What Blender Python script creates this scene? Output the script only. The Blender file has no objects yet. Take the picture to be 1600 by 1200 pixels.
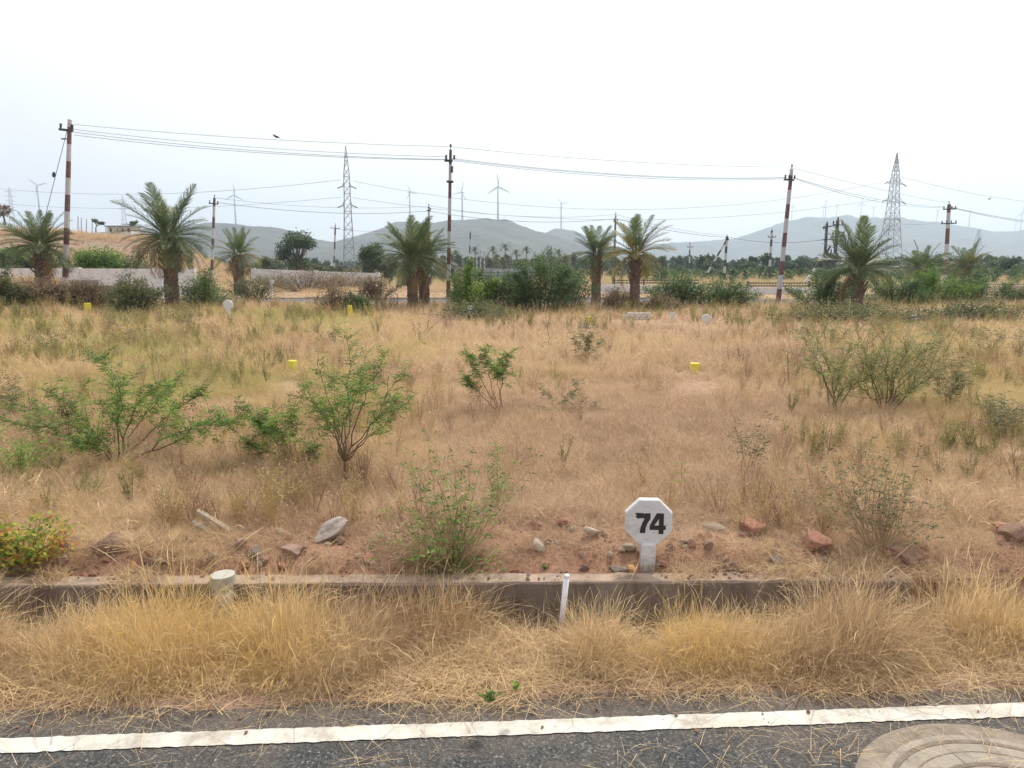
import bpy, math, random
import numpy as np
from mathutils import Vector, Matrix, Euler, Quaternion
rnd = random.Random(74)
RN = np.random.default_rng(74)
sc = bpy.context.scene
C = sc.collection

# ------------------------------------------------------------ camera, world, sun, exposure
FPX = 1180.0; CAMH = 1.7; PITCH = math.atan(182/FPX)
SP, CP = math.sin(PITCH), math.cos(PITCH)
cd = bpy.data.cameras.new('camera'); cam = bpy.data.objects.new('camera', cd); C.objects.link(cam)
cam.location = (0, 0, CAMH); cam.rotation_euler = (math.pi/2-PITCH, 0, 0)
cd.sensor_width = 36; cd.lens = 36*FPX/1600; cd.clip_start = 0.05; cd.clip_end = 20000
sc.camera = cam
sc.view_settings.view_transform = 'Standard'; sc.view_settings.look = 'None'
sc.view_settings.gamma = 1; sc.view_settings.use_curve_mapping = False
sc.view_settings.exposure = 0.58
sc.cycles.max_bounces = 6; sc.cycles.diffuse_bounces = 3; sc.cycles.glossy_bounces = 2; sc.cycles.transmission_bounces = 4; sc.cycles.volume_bounces = 1
sc.cycles.use_adaptive_sampling = True; sc.cycles.adaptive_threshold = 0.02; sc.cycles.use_denoising = True
SUN_EL, SUN_AZ = math.radians(50), math.radians(24)      # azimuth to the right of straight ahead
sdir = Vector((math.sin(SUN_AZ)*math.cos(SUN_EL), math.cos(SUN_AZ)*math.cos(SUN_EL), math.sin(SUN_EL)))
W = bpy.data.worlds.new('World'); sc.world = W; W.use_nodes = True
wt = W.node_tree; wt.nodes.clear()
def wn(t, **k):
    n = wt.nodes.new(t)
    for a, b in k.items(): setattr(n, a, b)
    return n
sky = wn('ShaderNodeTexSky', sky_type='NISHITA', sun_disc=False, sun_elevation=SUN_EL, sun_rotation=SUN_AZ, dust_density=5.0, air_density=1.2, ozone_density=1.0)
skm = wn('ShaderNodeVectorMath', operation='SCALE'); skm.inputs['Scale'].default_value = 0.10
wt.links.new(sky.outputs[0], skm.inputs[0])
tcw = wn('ShaderNodeTexCoord')
dot = wn('ShaderNodeVectorMath', operation='DOT_PRODUCT'); dot.inputs[1].default_value = sdir
wt.links.new(tcw.outputs['Generated'], dot.inputs[0])
ramp = wn('ShaderNodeValToRGB')          # thin bright overcast veil: whitest round the sun, cooler away from it
ramp.color_ramp.interpolation = 'EASE'
els = ramp.color_ramp.elements
els[0].position = 0.0; els[0].color = (.58, .64, .78, 1)
els[1].position = 1.0; els[1].color = (1.0, .98, .94, 1)
for p, c in ((.55, (.54, .54, .58, 1)), (.70, (.64, .635, .65, 1)), (.80, (.76, .75, .745, 1)), (.90, (.93, .92, .90, 1))):
    e = els.new(p); e.color = c
mr = wn('ShaderNodeMapRange'); mr.inputs['From Min'].default_value = -1; mr.inputs['From Max'].default_value = 1
wnz = wn('ShaderNodeTexNoise'); wnz.inputs['Scale'].default_value = 1.6; wnz.inputs['Detail'].default_value = 3
wt.links.new(tcw.outputs['Generated'], wnz.inputs['Vector'])
nadd = wn('ShaderNodeMath', operation='MULTIPLY_ADD'); nadd.inputs[1].default_value = 0.20
nsub = wn('ShaderNodeMath', operation='SUBTRACT'); nsub.inputs[1].default_value = 0.10
wt.links.new(dot.outputs['Value'], mr.inputs['Value']); wt.links.new(wnz.outputs['Fac'], nadd.inputs[0])
wt.links.new(mr.outputs[0], nadd.inputs[2]); wt.links.new(nadd.outputs[0], nsub.inputs[0]); wt.links.new(nsub.outputs[0], ramp.inputs[0])
vm = wn('ShaderNodeMix', data_type='RGBA'); vm.inputs['Factor'].default_value = 0.86
wt.links.new(skm.outputs[0], vm.inputs['A']); wt.links.new(ramp.outputs[0], vm.inputs['B'])
bg = wn('ShaderNodeBackground'); bg.inputs['Strength'].default_value = 1.12
wo = wn('ShaderNodeOutputWorld')
wt.links.new(vm.outputs['Result'], bg.inputs[0]); wt.links.new(bg.outputs[0], wo.inputs[0])
sl = bpy.data.lights.new('sun', 'SUN'); sl.energy = 2.4; sl.angle = math.radians(4); sl.color = (1, .95, .86)
so = bpy.data.objects.new('sun', sl); C.objects.link(so); so.rotation_euler = sdir.to_track_quat('Z', 'Y').to_euler(); so.location = (0, 0, 40)

# ------------------------------------------------------------ pixel (1600x1200) -> world helpers
def ray(px, py):
    cx, cz = (px-800)/FPX, (600-py)/FPX
    return Vector((cx, CP+cz*SP, -SP+cz*CP))
def G(px, py, z=0.0):
    r = ray(px, py); t = (z-CAMH)/r.z
    return Vector((r.x*t, r.y*t, z))
def At(px, py, Y):
    r = ray(px, py); t = Y/r.y
    return Vector((r.x*t, Y, CAMH+r.z*t))
def PXM(Y, py=500):                       # pixels per metre at a depth
    return FPX/(Y*(CP) )
def px_of(x, y, z):
    d = y*CP-(z-CAMH)*SP
    return 800+FPX*x/d, 600-FPX*(y*SP+(z-CAMH)*CP)/d

# ------------------------------------------------------------ noise
_perm = RN.permutation(512)
_grd = RN.random(512)
def vnoise(x, y):
    x = np.asarray(x, float); y = np.asarray(y, float)
    xi = np.floor(x).astype(int); yi = np.floor(y).astype(int)
    fx = x-xi; fy = y-yi; fx = fx*fx*(3-2*fx); fy = fy*fy*(3-2*fy)
    h = lambda a, b: _grd[(_perm[(a & 255)] + b) & 511]
    return (h(xi, yi)*(1-fx)+h(xi+1, yi)*fx)*(1-fy)+(h(xi, yi+1)*(1-fx)+h(xi+1, yi+1)*fx)*fy
def fbm(x, y, o=4):
    s = 0; a = .5; t = 0
    for k in range(o):
        s = s+a*vnoise(np.asarray(x)*2**k+13*k, np.asarray(y)*2**k+7*k); t += a; a *= .5
    return s/t
def sm(a, b, x):
    t = np.clip((np.asarray(x, float)-a)/(b-a), 0, 1); return t*t*(3-2*t)

# ------------------------------------------------------------ ground heights
K0 = G(100, 914, .15); K1 = G(1400, 906, .15)
KS = (K1.y-K0.y)/(K1.x-K0.x)
def kerbY(x): return K0.y+KS*(np.asarray(x)-K0.x)
E0 = G(0, 1098, 0); E1 = G(1600, 1068, 0)
def edgeY(x): return E0.y+(E1.y-E0.y)/(E1.x-E0.x)*(np.asarray(x)-E0.x)
KT = .15
def H(x, y):
    x = np.asarray(x, float); y = np.asarray(y, float)
    d = y-kerbY(x)
    z = 0.13+0.035*(fbm(x*.7, y*.7, 3)-.5)*sm(.3, 2, d)*2+.02*(fbm(x*4, y*4, 2)-.5)*sm(.05, .3, d)
    z = z+.10*sm(.12, .3, d)*(1-sm(.5, 1.5, d))*(fbm(x*1.3+4, y*1.3, 3)*1.5-.05)      # spoil berm behind the kerb
    a = x/np.maximum(y, 1)
    z = z+.95*sm(20, 30, y)*(1-sm(-.62, -.50, a))*sm(-3, -.8, a)                       # raised ground at the left
    z = z+(.95*(1-sm(-.62, -.5, a))*0+5.6*sm(52, 105, y)*(1-sm(-.48, -.33, a)))*(.9+.2*fbm(x*.03, y*.03))
    z = z+1.2*(fbm(x*.004+9, y*.004, 3)-.5)*sm(120, 400, y)
    z = z-.004*np.maximum(0, np.minimum(y, 400)-60)*.5*sm(-.3, -.1, a)
    return z
def hz(x, y): return float(H(x, y))
def onG(px, py):                          # point of the ground seen at a pixel (fixed point iteration)
    z = .14
    for _ in range(8):
        p = G(px, py, min(z, CAMH-.02)); z = .5*z+.5*hz(p.x, min(p.y, 300))
    return Vector((p.x, p.y, hz(p.x, p.y)))

# ------------------------------------------------------------ materials
def newmat(name):
    m = bpy.data.materials.new(name); m.use_nodes = True; nt = m.node_tree; nt.nodes.clear()
    return m, nt, nt.nodes.new('ShaderNodeOutputMaterial')
def N(nt, t, ins=None, **k):
    n = nt.nodes.new(t)
    for a, b in k.items(): setattr(n, a, b)
    for a, b in (ins or {}).items():
        if isinstance(b, bpy.types.NodeSocket): nt.links.new(b, n.inputs[a])
        else: n.inputs[a].default_value = b
    return n
def rampn(nt, fac, stops, interp='LINEAR'):
    r = nt.nodes.new('ShaderNodeValToRGB'); r.color_ramp.interpolation = interp
    e = r.color_ramp.elements
    e[0].position = stops[0][0]; e[0].color = (*stops[0][1], 1)
    e[1].position = stops[-1][0]; e[1].color = (*stops[-1][1], 1)
    for p, c in stops[1:-1]: k = e.new(p); k.color = (*c, 1)
    if fac is not None: nt.links.new(fac, r.inputs[0])
    return r
def mixc(nt, f, a, b, blend='MIX'):
    n = nt.nodes.new('ShaderNodeMix'); n.data_type = 'RGBA'; n.blend_type = blend
    for i, v in ((0, f), (6, a), (7, b)):
        if isinstance(v, bpy.types.NodeSocket): nt.links.new(v, n.inputs[i])
        elif i == 0: n.inputs[i].default_value = v
        else: n.inputs[i].default_value = (*v, 1)
    return n.outputs[2]
def noisy(name, c1, c2, scale=8, rough=.85, bump=.3, bscale=None, detail=6, c3=None, metallic=0, bdist=.01):
    m, nt, out = newmat(name)
    tc = N(nt, 'ShaderNodeTexCoord')
    n1 = N(nt, 'ShaderNodeTexNoise', {'Vector': tc.outputs['Object'], 'Scale': scale, 'Detail': detail, 'Roughness': .65})
    st = [(.3, c1), (.7, c2)] if c3 is None else [(.28, c1), (.5, c2), (.72, c3)]
    r = rampn(nt, n1.outputs['Fac'], st)
    n2 = N(nt, 'ShaderNodeTexNoise', {'Vector': tc.outputs['Object'], 'Scale': bscale or scale*5, 'Detail': 5})
    b = N(nt, 'ShaderNodeBump', {'Height': n2.outputs['Fac'], 'Strength': bump, 'Distance': bdist})
    p = N(nt, 'ShaderNodeBsdfPrincipled', {'Base Color': r.outputs[0], 'Roughness': rough, 'Normal': b.outputs[0], 'Metallic': metallic})
    nt.links.new(p.outputs[0], out.inputs[0]); return m
def leafmat(name, cols, trans=.35, tint=False, rough=.6):
    """cols: stops of colour over the per-leaf tone; trans: light passing through the blade"""
    m, nt, out = newmat(name)
    at = N(nt, 'ShaderNodeAttribute', attribute_name='tone')
    if tint:
        oi = N(nt, 'ShaderNodeAttribute', attribute_name='tint', attribute_type='INSTANCER')
        ad = N(nt, 'ShaderNodeMath', {0: at.outputs['Fac'], 1: .35}, operation='MULTIPLY')
        ad2 = N(nt, 'ShaderNodeMath', {0: oi.outputs['Fac'], 1: .65, 2: ad.outputs[0]}, operation='MULTIPLY_ADD')
        fac = ad2.outputs[0]
    else: fac = at.outputs['Fac']
    r = rampn(nt, fac, cols)
    col = r.outputs[0]
    if tint:
        m2 = N(nt, 'ShaderNodeMapRange', {'Value': at.outputs['Fac'], 'To Min': .72, 'To Max': 1.22})
        sc_ = N(nt, 'ShaderNodeVectorMath', {0: col, 'Scale': m2.outputs[0]}, operation='SCALE'); col = sc_.outputs[0]
    d = N(nt, 'ShaderNodeBsdfPrincipled', {'Base Color': col, 'Roughness': rough})
    try: d.inputs['Specular IOR Level'].default_value = .25
    except Exception: pass
    t = N(nt, 'ShaderNodeBsdfTranslucent', {'Color': col})
    mx = N(nt, 'ShaderNodeMixShader', {0: trans, 1: d.outputs[0], 2: t.outputs[0]})
    nt.links.new(mx.outputs[0], out.inputs[0]); return m

M = {}
M['straw'] = leafmat('dry_grass', [(.0, (.36, .235, .15)), (.3, (.60, .43, .255)), (.55, (.76, .58, .32)), (.8, (.72, .49, .17)), (1, (.40, .42, .15))], .35, True)
M['mat'] = leafmat('matted_straw', [(.0, (.29, .175, .115)), (.28, (.52, .35, .225)), (.52, (.68, .49, .31)), (.76, (.62, .47, .20)), (1, (.36, .37, .12))], .3, True)
M['weed'] = leafmat('weed_green', [(.0, (.12, .14, .05)), (.5, (.26, .26, .09)), (1, (.46, .40, .17))], .4, True)
M['leaf'] = leafmat('acacia_leaf', [(.0, (.07, .13, .03)), (.5, (.14, .25, .05)), (.85, (.24, .37, .07)), (1, (.38, .45, .09))], .4)
M['leafdark'] = leafmat('shrub_leaf', [(.0, (.06, .105, .045)), (.5, (.105, .18, .065)), (1, (.20, .28, .09))], .35)
M['leafpale'] = leafmat('pale_thorn_leaf', [(.0, (.15, .19, .06)), (.5, (.24, .29, .09)), (1, (.36, .38, .13))], .4)
M['leafdry'] = leafmat('dried_leaf', [(.0, (.13, .09, .055)), (.5, (.24, .17, .10)), (1, (.36, .28, .17))], .3)
M['leafolive'] = leafmat('olive_leaf', [(.0, (.07, .09, .04)), (.5, (.14, .16, .07)), (1, (.27, .27, .12))], .35)
M['leafautumn'] = leafmat('mixed_leaf', [(.0, (.12, .20, .03)), (.5, (.28, .36, .05)), (.76, (.48, .42, .07)), (.92, (.55, .30, .07)), (1, (.45, .17, .06))], .4)
M['treeleaf'] = leafmat('tree_leaf', [(.0, (.04, .07, .03)), (.5, (.075, .12, .05)), (1, (.13, .18, .075))], .3)
M['palm'] = leafmat('palm_leaflet', [(.0, (.075, .11, .05)), (.5, (.125, .175, .075)), (.85, (.23, .265, .11)), (1, (.42, .33, .14))], .35, rough=.45)
M['palmyellow'] = leafmat('palm_leaflet_yellowing', [(.0, (.11, .14, .05)), (.5, (.24, .23, .07)), (1, (.48, .33, .12))], .35)
M['palmdry'] = leafmat('palm_leaflet_dry', [(.0, (.2, .13, .07)), (1, (.42, .29, .15))], .3)
M['stem'] = noisy('stem_bark', (.10, .065, .04), (.22, .15, .09), 30, .85)
M['stemdry'] = noisy('dry_stalk', (.26, .17, .09), (.46, .33, .18), 20, .8)
M['bark'] = noisy('palm_bark', (.09, .06, .045), (.26, .18, .13), 9, .95, .8, 30)
M['treebark'] = noisy('tree_bark', (.08, .06, .045), (.2, .15, .11), 4, .95, .8)
M['concrete'] = noisy('concrete', (.20, .17, .145), (.36, .32, .28), 5, .92, .35, 60, c3=(.42, .38, .33), bdist=.004)
M['steel'] = noisy('galvanised_steel', (.22, .23, .25), (.34, .35, .37), 2, .6, .05)
M['darkmetal'] = noisy('dark_fitting', (.03, .03, .035), (.08, .08, .085), 10, .6)
M['wire'] = noisy('cable', (.05, .05, .055), (.09, .09, .095), 2, .6)
M['turbine'] = noisy('turbine_white', (.36, .38, .41), (.42, .44, .46), 1, .5, .02)
M['wallwhite'] = noisy('whitewash', (.42, .40, .37), (.72, .70, .66), 1.2, .9, .2, 20, c3=(.62, .55, .47))
M['wallgrey'] = noisy('grey_render', (.22, .24, .26), (.40, .42, .44), 1, .9)
M['fencedark'] = noisy('weathered_rail', (.07, .06, .055), (.16, .13, .12), 3, .9)
M['roofdark'] = noisy('roof_sheet', (.15, .15, .15), (.3, .28, .26), 2, .8)
M['glassdark'] = noisy('window_dark', (.02, .025, .03), (.05, .055, .06), 2, .3)

# paint with drips of dirt at the foot
def paintmat(name, col, dirt=(.35, .29, .22), amt=.5, rough=.55, z0=0., z1=.1):
    m, nt, out = newmat(name)
    tc = N(nt, 'ShaderNodeTexCoord')
    n1 = N(nt, 'ShaderNodeTexNoise', {'Vector': tc.outputs['Object'], 'Scale': 14., 'Detail': 6., 'Roughness': .7})
    n3 = N(nt, 'ShaderNodeTexNoise', {'Vector': tc.outputs['Object'], 'Scale': 90., 'Detail': 3.})
    sx = N(nt, 'ShaderNodeSeparateXYZ', {0: tc.outputs['Object']})
    g = N(nt, 'ShaderNodeMapRange', {'Value': sx.outputs['Z'], 'From Min': z0, 'From Max': z1, 'To Min': 1., 'To Max': .0})
    s = N(nt, 'ShaderNodeMath', {0: n1.outputs['Fac'], 1: .62}, operation='SUBTRACT')
    a = N(nt, 'ShaderNodeMath', {0: g.outputs[0], 1: .45, 2: s.outputs[0]}, operation='MULTIPLY_ADD')
    b = N(nt, 'ShaderNodeMath', {0: n3.outputs['Fac'], 1: .5, 2: a.outputs[0]}, operation='MULTIPLY_ADD')
    f = N(nt, 'ShaderNodeMapRange', {'Value': b.outputs[0], 'From Min': .15, 'From Max': .6, 'To Max': amt})
    c = mixc(nt, f.outputs[0], col, dirt)
    bp = N(nt, 'ShaderNodeBump', {'Height': n3.outputs['Fac'], 'Strength': .25, 'Distance': .002})
    p = N(nt, 'ShaderNodeBsdfPrincipled', {'Base Color': c, 'Roughness': rough, 'Normal': bp.outputs[0]})
    nt.links.new(p.outputs[0], out.inputs[0]); return m
M['whitepaint'] = paintmat('white_paint', (.66, .66, .65), (.27, .22, .17), .95, z0=-.01, z1=.14)
M['pvc'] = paintmat('weathered_pvc', (.44, .43, .37), (.30, .26, .19), .8)
M['pvcwhite'] = paintmat('white_pvc', (.80, .80, .80), (.5, .45, .38), .3, .4)
M['black'] = paintmat('black_stencil', (.025, .022, .022), (.2, .18, .16), .25, .6)
M['yellow'] = paintmat('yellow_paint', (.78, .68, .04), (.45, .33, .12), .5)
M['yelloworange'] = paintmat('orange_stone', (.52, .26, .08), (.4, .2, .1), .5)

def stripemat(name, ca, cb, period, phase, dirt=.35):
    """painted bands, alternate colours down the pole; object z is height above the pole's foot"""
    m, nt, out = newmat(name)
    tc = N(nt, 'ShaderNodeTexCoord'); sx = N(nt, 'ShaderNodeSeparateXYZ', {0: tc.outputs['Object']})
    n = N(nt, 'ShaderNodeTexNoise', {'Vector': tc.outputs['Object'], 'Scale': 9., 'Detail': 5.})
    wob = N(nt, 'ShaderNodeMath', {0: n.outputs['Fac'], 1: .03, 2: sx.outputs['Z']}, operation='MULTIPLY_ADD')
    a = N(nt, 'ShaderNodeMath', {0: wob.outputs[0], 1: phase}, operation='ADD')
    d = N(nt, 'ShaderNodeMath', {0: a.outputs[0], 1: period}, operation='DIVIDE')
    fr = N(nt, 'ShaderNodeMath', {0: d.outputs[0]}, operation='FRACT')
    gt = N(nt, 'ShaderNodeMath', {0: fr.outputs[0], 1: .5}, operation='GREATER_THAN')
    c = mixc(nt, gt.outputs[0], ca, cb)
    f = N(nt, 'ShaderNodeMapRange', {'Value': n.outputs['Fac'], 'From Min': .45, 'From Max': .8, 'To Max': dirt})
    c2 = mixc(nt, f.outputs[0], c, (.28, .22, .18))
    p = N(nt, 'ShaderNodeBsdfPrincipled', {'Base Color': c2, 'Roughness': .75})
    nt.links.new(p.outputs[0], out.inputs[0]); return m
RED, WHT, BLK = (.15, .07, .062), (.50, .49, .475), (.05, .05, .055)

# asphalt
def asphalt():
    m, nt, out = newmat('asphalt')
    tc = N(nt, 'ShaderNodeTexCoord')
    v = N(nt, 'ShaderNodeTexVoronoi', {'Vector': tc.outputs['Object'], 'Scale': 120.})
    v2 = N(nt, 'ShaderNodeTexVoronoi', {'Vector': tc.outputs['Object'], 'Scale': 260.})
    n1 = N(nt, 'ShaderNodeTexNoise', {'Vector': tc.outputs['Object'], 'Scale': 2.5, 'Detail': 7., 'Roughness': .7})
    n2 = N(nt, 'ShaderNodeTexNoise', {'Vector': tc.outputs['Object'], 'Scale': 60., 'Detail': 5., 'Roughness': .7})
    bw = N(nt, 'ShaderNodeRGBToBW', {0: v.outputs['Color']})
    r = rampn(nt, bw.outputs[0], [(.15, (.016, .019, .021)), (.55, (.042, .047, .05)), (.8, (.085, .088, .085)), (.93, (.22, .21, .19))])
    dust = N(nt, 'ShaderNodeMapRange', {'Value': n1.outputs['Fac'], 'From Min': .42, 'From Max': .74, 'To Max': .6})
    sx = N(nt, 'ShaderNodeSeparateXYZ', {0: tc.outputs['Object']})
    e = N(nt, 'ShaderNodeMapRange', {'Value': sx.outputs['Y'], 'From Min': 2.45, 'From Max': 2.85, 'To Max': .55})
    ds = N(nt, 'ShaderNodeMath', {0: dust.outputs[0], 1: e.outputs[0]}, operation='ADD')
    dn = N(nt, 'ShaderNodeMath', {0: ds.outputs[0], 1: n2.outputs['Fac']}, operation='MULTIPLY')
    dd = N(nt, 'ShaderNodeMath', {0: dn.outputs[0], 1: 1.6}, operation='MULTIPLY', use_clamp=True)
    c = mixc(nt, dd.outputs[0], r.outputs[0], (.22, .165, .12))
    hh = N(nt, 'ShaderNodeMath', {0: v.outputs['Distance'], 1: n2.outputs['Fac']}, operation='ADD')
    b = N(nt, 'ShaderNodeBump', {'Height': hh.outputs[0], 'Strength': .8, 'Distance': .006})
    p = N(nt, 'ShaderNodeBsdfPrincipled', {'Base Color': c, 'Roughness': .85, 'Normal': b.outputs[0]})
    nt.links.new(p.outputs[0], out.inputs[0]); return m
M['asphalt'] = asphalt()
def linemat():
    m, nt, out = newmat('line_paint')
    tc = N(nt, 'ShaderNodeTexCoord')
    n1 = N(nt, 'ShaderNodeTexNoise', {'Vector': tc.outputs['Object'], 'Scale': 5., 'Detail': 8., 'Roughness': .7})
    n2 = N(nt, 'ShaderNodeTexNoise', {'Vector': tc.outputs['Object'], 'Scale': 70., 'Detail': 4., 'Roughness': .7})
    v = N(nt, 'ShaderNodeTexVoronoi', {'Vector': tc.outputs['Object'], 'Scale': 3.2, 'Randomness': 1.}, feature='DISTANCE_TO_EDGE')
    c1 = rampn(nt, n1.outputs['Fac'], [(.32, (.60, .60, .56)), (.52, (.54, .52, .46)), (.66, (.36, .31, .25))])
    crk = N(nt, 'ShaderNodeMapRange', {'Value': v.outputs['Distance'], 'From Min': 0., 'From Max': .012, 'To Min': .6, 'To Max': 0.})
    c2 = mixc(nt, crk.outputs[0], c1.outputs[0], (.25, .2, .16))
    sp = N(nt, 'ShaderNodeMapRange', {'Value': n2.outputs['Fac'], 'From Min': .66, 'From Max': .72, 'To Max': .8})
    c3 = mixc(nt, sp.outputs[0], c2, (.09, .08, .07))
    b = N(nt, 'ShaderNodeBump', {'Height': n2.outputs['Fac'], 'Strength': .4, 'Distance': .004})
    p = N(nt, 'ShaderNodeBsdfPrincipled', {'Base Color': c3, 'Roughness': .7, 'Normal': b.outputs[0]})
    nt.links.new(p.outputs[0], out.inputs[0]); return m
M['line'] = linemat()
def dirtmat():
    m, nt, out = newmat('field_soil')
    tc = N(nt, 'ShaderNodeTexCoord'); P = tc.outputs['Object']
    n1 = N(nt, 'ShaderNodeTexNoise', {'Vector': P, 'Scale': 1.1, 'Detail': 8., 'Roughness': .7})
    n2 = N(nt, 'ShaderNodeTexNoise', {'Vector': P, 'Scale': 35., 'Detail': 6., 'Roughness': .75})
    n3 = N(nt, 'ShaderNodeTexNoise', {'Vector': P, 'Scale': .09, 'Detail': 6., 'Roughness': .6})
    n5 = N(nt, 'ShaderNodeTexNoise', {'Vector': P, 'Scale': .02, 'Detail': 5., 'Roughness': .6})
    litter = rampn(nt, n2.outputs['Fac'], [(.3, (.21, .125, .08)), (.5, (.39, .25, .155)), (.7, (.54, .37, .24))])
    red = rampn(nt, n2.outputs['Fac'], [(.3, (.23, .095, .05)), (.7, (.46, .22, .125))])
    rf = N(nt, 'ShaderNodeMapRange', {'Value': n1.outputs['Fac'], 'From Min': .50, 'From Max': .64})
    sx = N(nt, 'ShaderNodeSeparateXYZ', {0: P})
    nearm = N(nt, 'ShaderNodeMapRange', {'Value': sx.outputs['Y'], 'From Min': 4.4, 'From Max': 5.6, 'To Min': 1., 'To Max': .3})
    nb = N(nt, 'ShaderNodeMath', {0: rf.outputs[0], 1: nearm.outputs[0]}, operation='MULTIPLY')
    nb2 = N(nt, 'ShaderNodeMapRange', {'Value': sx.outputs['Y'], 'From Min': 3.9, 'From Max': 4.6, 'To Min': .55, 'To Max': .0})
    nb3 = N(nt, 'ShaderNodeMath', {0: nb.outputs[0], 1: nb2.outputs[0]}, operation='MAXIMUM')
    c = mixc(nt, nb3.outputs[0], litter.outputs[0], red.outputs[0])
    # far land: dry fields with green patches
    gf = N(nt, 'ShaderNodeMapRange', {'Value': n3.outputs['Fac'], 'From Min': .36, 'From Max': .58, 'To Max': .85})
    far = rampn(nt, n5.outputs['Fac'], [(.35, (.24, .165, .11)), (.5, (.30, .175, .12)), (.65, (.32, .24, .15))])
    gz = N(nt, 'ShaderNodeMapRange', {'Value': sx.outputs['Z'], 'From Min': 1.2, 'From Max': 3.2, 'To Min': 1., 'To Max': .3})
    gm = N(nt, 'ShaderNodeMath', {0: gf.outputs[0], 1: gz.outputs[0]}, operation='MULTIPLY')
    farg = mixc(nt, gm.outputs[0], far.outputs[0], (.13, .135, .07))
    ff = N(nt, 'ShaderNodeMapRange', {'Value': sx.outputs['Y'], 'From Min': 34., 'From Max': 60.})
    c2 = mixc(nt, ff.outputs[0], c, farg)
    b = N(nt, 'ShaderNodeBump', {'Height': n2.outputs['Fac'], 'Strength': .7, 'Distance': .03})
    p = N(nt, 'ShaderNodeBsdfPrincipled', {'Base Color': c2, 'Roughness': .95, 'Normal': b.outputs[0]})
    nt.links.new(p.outputs[0], out.inputs[0]); return m
M['dirt'] = dirtmat()
M['verge'] = noisy('verge_soil', (.13, .085, .06), (.30, .19, .13), 6, .95, .8, 60, c3=(.34, .25, .18))
M['hill'] = noisy('hill_scrub', (.010, .018, .017), (.075, .072, .052), .012, .95, .5, .05, bdist=6)
M['clay'] = noisy('red_clay', (.22, .10, .065), (.42, .21, .14), 5, .95, .7, 30)

# ------------------------------------------------------------ mesh builder
class MB:
    def __init__(s): s.v = []; s.f = []; s.t = []
    def add(s, vs, fs, tone=None):
        o = len(s.v); s.v.extend([tuple(p) for p in vs]); s.f.extend([tuple(i+o for i in f) for f in fs])
        s.t.extend([rnd.random() if tone is None else tone]*len(fs))
    def box(s, x0, x1, y0, y1, z0, z1):
        s.add([(x0,y0,z0),(x1,y0,z0),(x1,y1,z0),(x0,y1,z0),(x0,y0,z1),(x1,y0,z1),(x1,y1,z1),(x0,y1,z1)],
              [(0,3,2,1),(4,5,6,7),(0,1,5,4),(1,2,6,5),(2,3,7,6),(3,0,4,7)])
    def bar(s, a, b, w, w2=None, n=4, tone=None):
        s.tube([a, b], [w/2, (w2 if w2 is not None else w)/2], n, tone=tone)
    def tube(s, pts, rad, n=6, cap=True, tone=None):
        pts = [Vector(p) for p in pts]; vs = []; fs = []
        if not hasattr(rad, '__len__'): rad = [rad]*len(pts)
        up = None
        for i, p in enumerate(pts):
            d = (pts[min(i+1, len(pts)-1)]-pts[max(i-1, 0)])
            if d.length < 1e-9: d = Vector((0, 0, 1))
            d.normalize()
            if up is None:
                up = Vector((0, 1, 0)) if abs(d.y) < .9 else Vector((1, 0, 0))
            a = d.cross(up).normalized(); u = a.cross(d).normalized(); up = u
            for k in range(n):
                th = 2*math.pi*(k+.5)/n
                vs.append(p+(a*math.cos(th)+u*math.sin(th))*rad[i])
        for i in range(len(pts)-1):
            for k in range(n):
                k2 = (k+1) % n
                fs.append((i*n+k, i*n+k2, (i+1)*n+k2, (i+1)*n+k))
        if cap and n > 2:
            fs.append(tuple(range(n-1, -1, -1))); fs.append(tuple((len(pts)-1)*n+k for k in range(n)))
        s.add(vs, fs, tone)
    def mesh(s, name, mat, smooth=False):
        me = bpy.data.meshes.new(name); me.from_pydata(s.v, [], s.f)
        a = me.attributes.new('tone', 'FLOAT', 'FACE'); a.data.foreach_set('value', s.t)
        if mat: me.materials.append(mat)
        if smooth: me.polygons.foreach_set('use_smooth', [True]*len(me.polygons))
        me.update(); return me
    def obj(s, name, mat, parent=None, smooth=False, loc=None):
        return link(name, s.mesh(name, mat, smooth), parent, loc)
def link(name, me, parent=None, loc=None, rot=None, scale=None):
    o = bpy.data.objects.new(name, me); C.objects.link(o)
    if parent is not None: o.parent = parent
    if loc is not None: o.location = loc
    if rot is not None: o.rotation_euler = rot
    if scale is not None: o.scale = scale if hasattr(scale, '__len__') else (scale,)*3
    return o
def tag(o, label=None, cat=None, group=None, kind=None):
    if label: o['label'] = label
    if cat: o['category'] = cat
    if group: o['group'] = group
    if kind: o['kind'] = kind
    return o
def empty(name, loc, label, cat, group=None, rot=None):
    o = link(name, None, None, loc, rot); o.empty_display_size = .1
    return tag(o, label, cat, group)
def grid(name, X, Y, Z, mat, smooth=True):
    r, c = X.shape
    v = np.stack([X, Y, Z], -1).reshape(-1, 3)
    i = np.arange(r*c).reshape(r, c)
    q = np.stack([i[:-1, :-1], i[:-1, 1:], i[1:, 1:], i[1:, :-1]], -1).reshape(-1, 4)
    me = bpy.data.meshes.new(name); me.from_pydata(v.tolist(), [], q.tolist()); me.materials.append(mat)
    if smooth: me.polygons.foreach_set('use_smooth', [True]*len(me.polygons))
    me.update(); return link(name, me)

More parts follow.
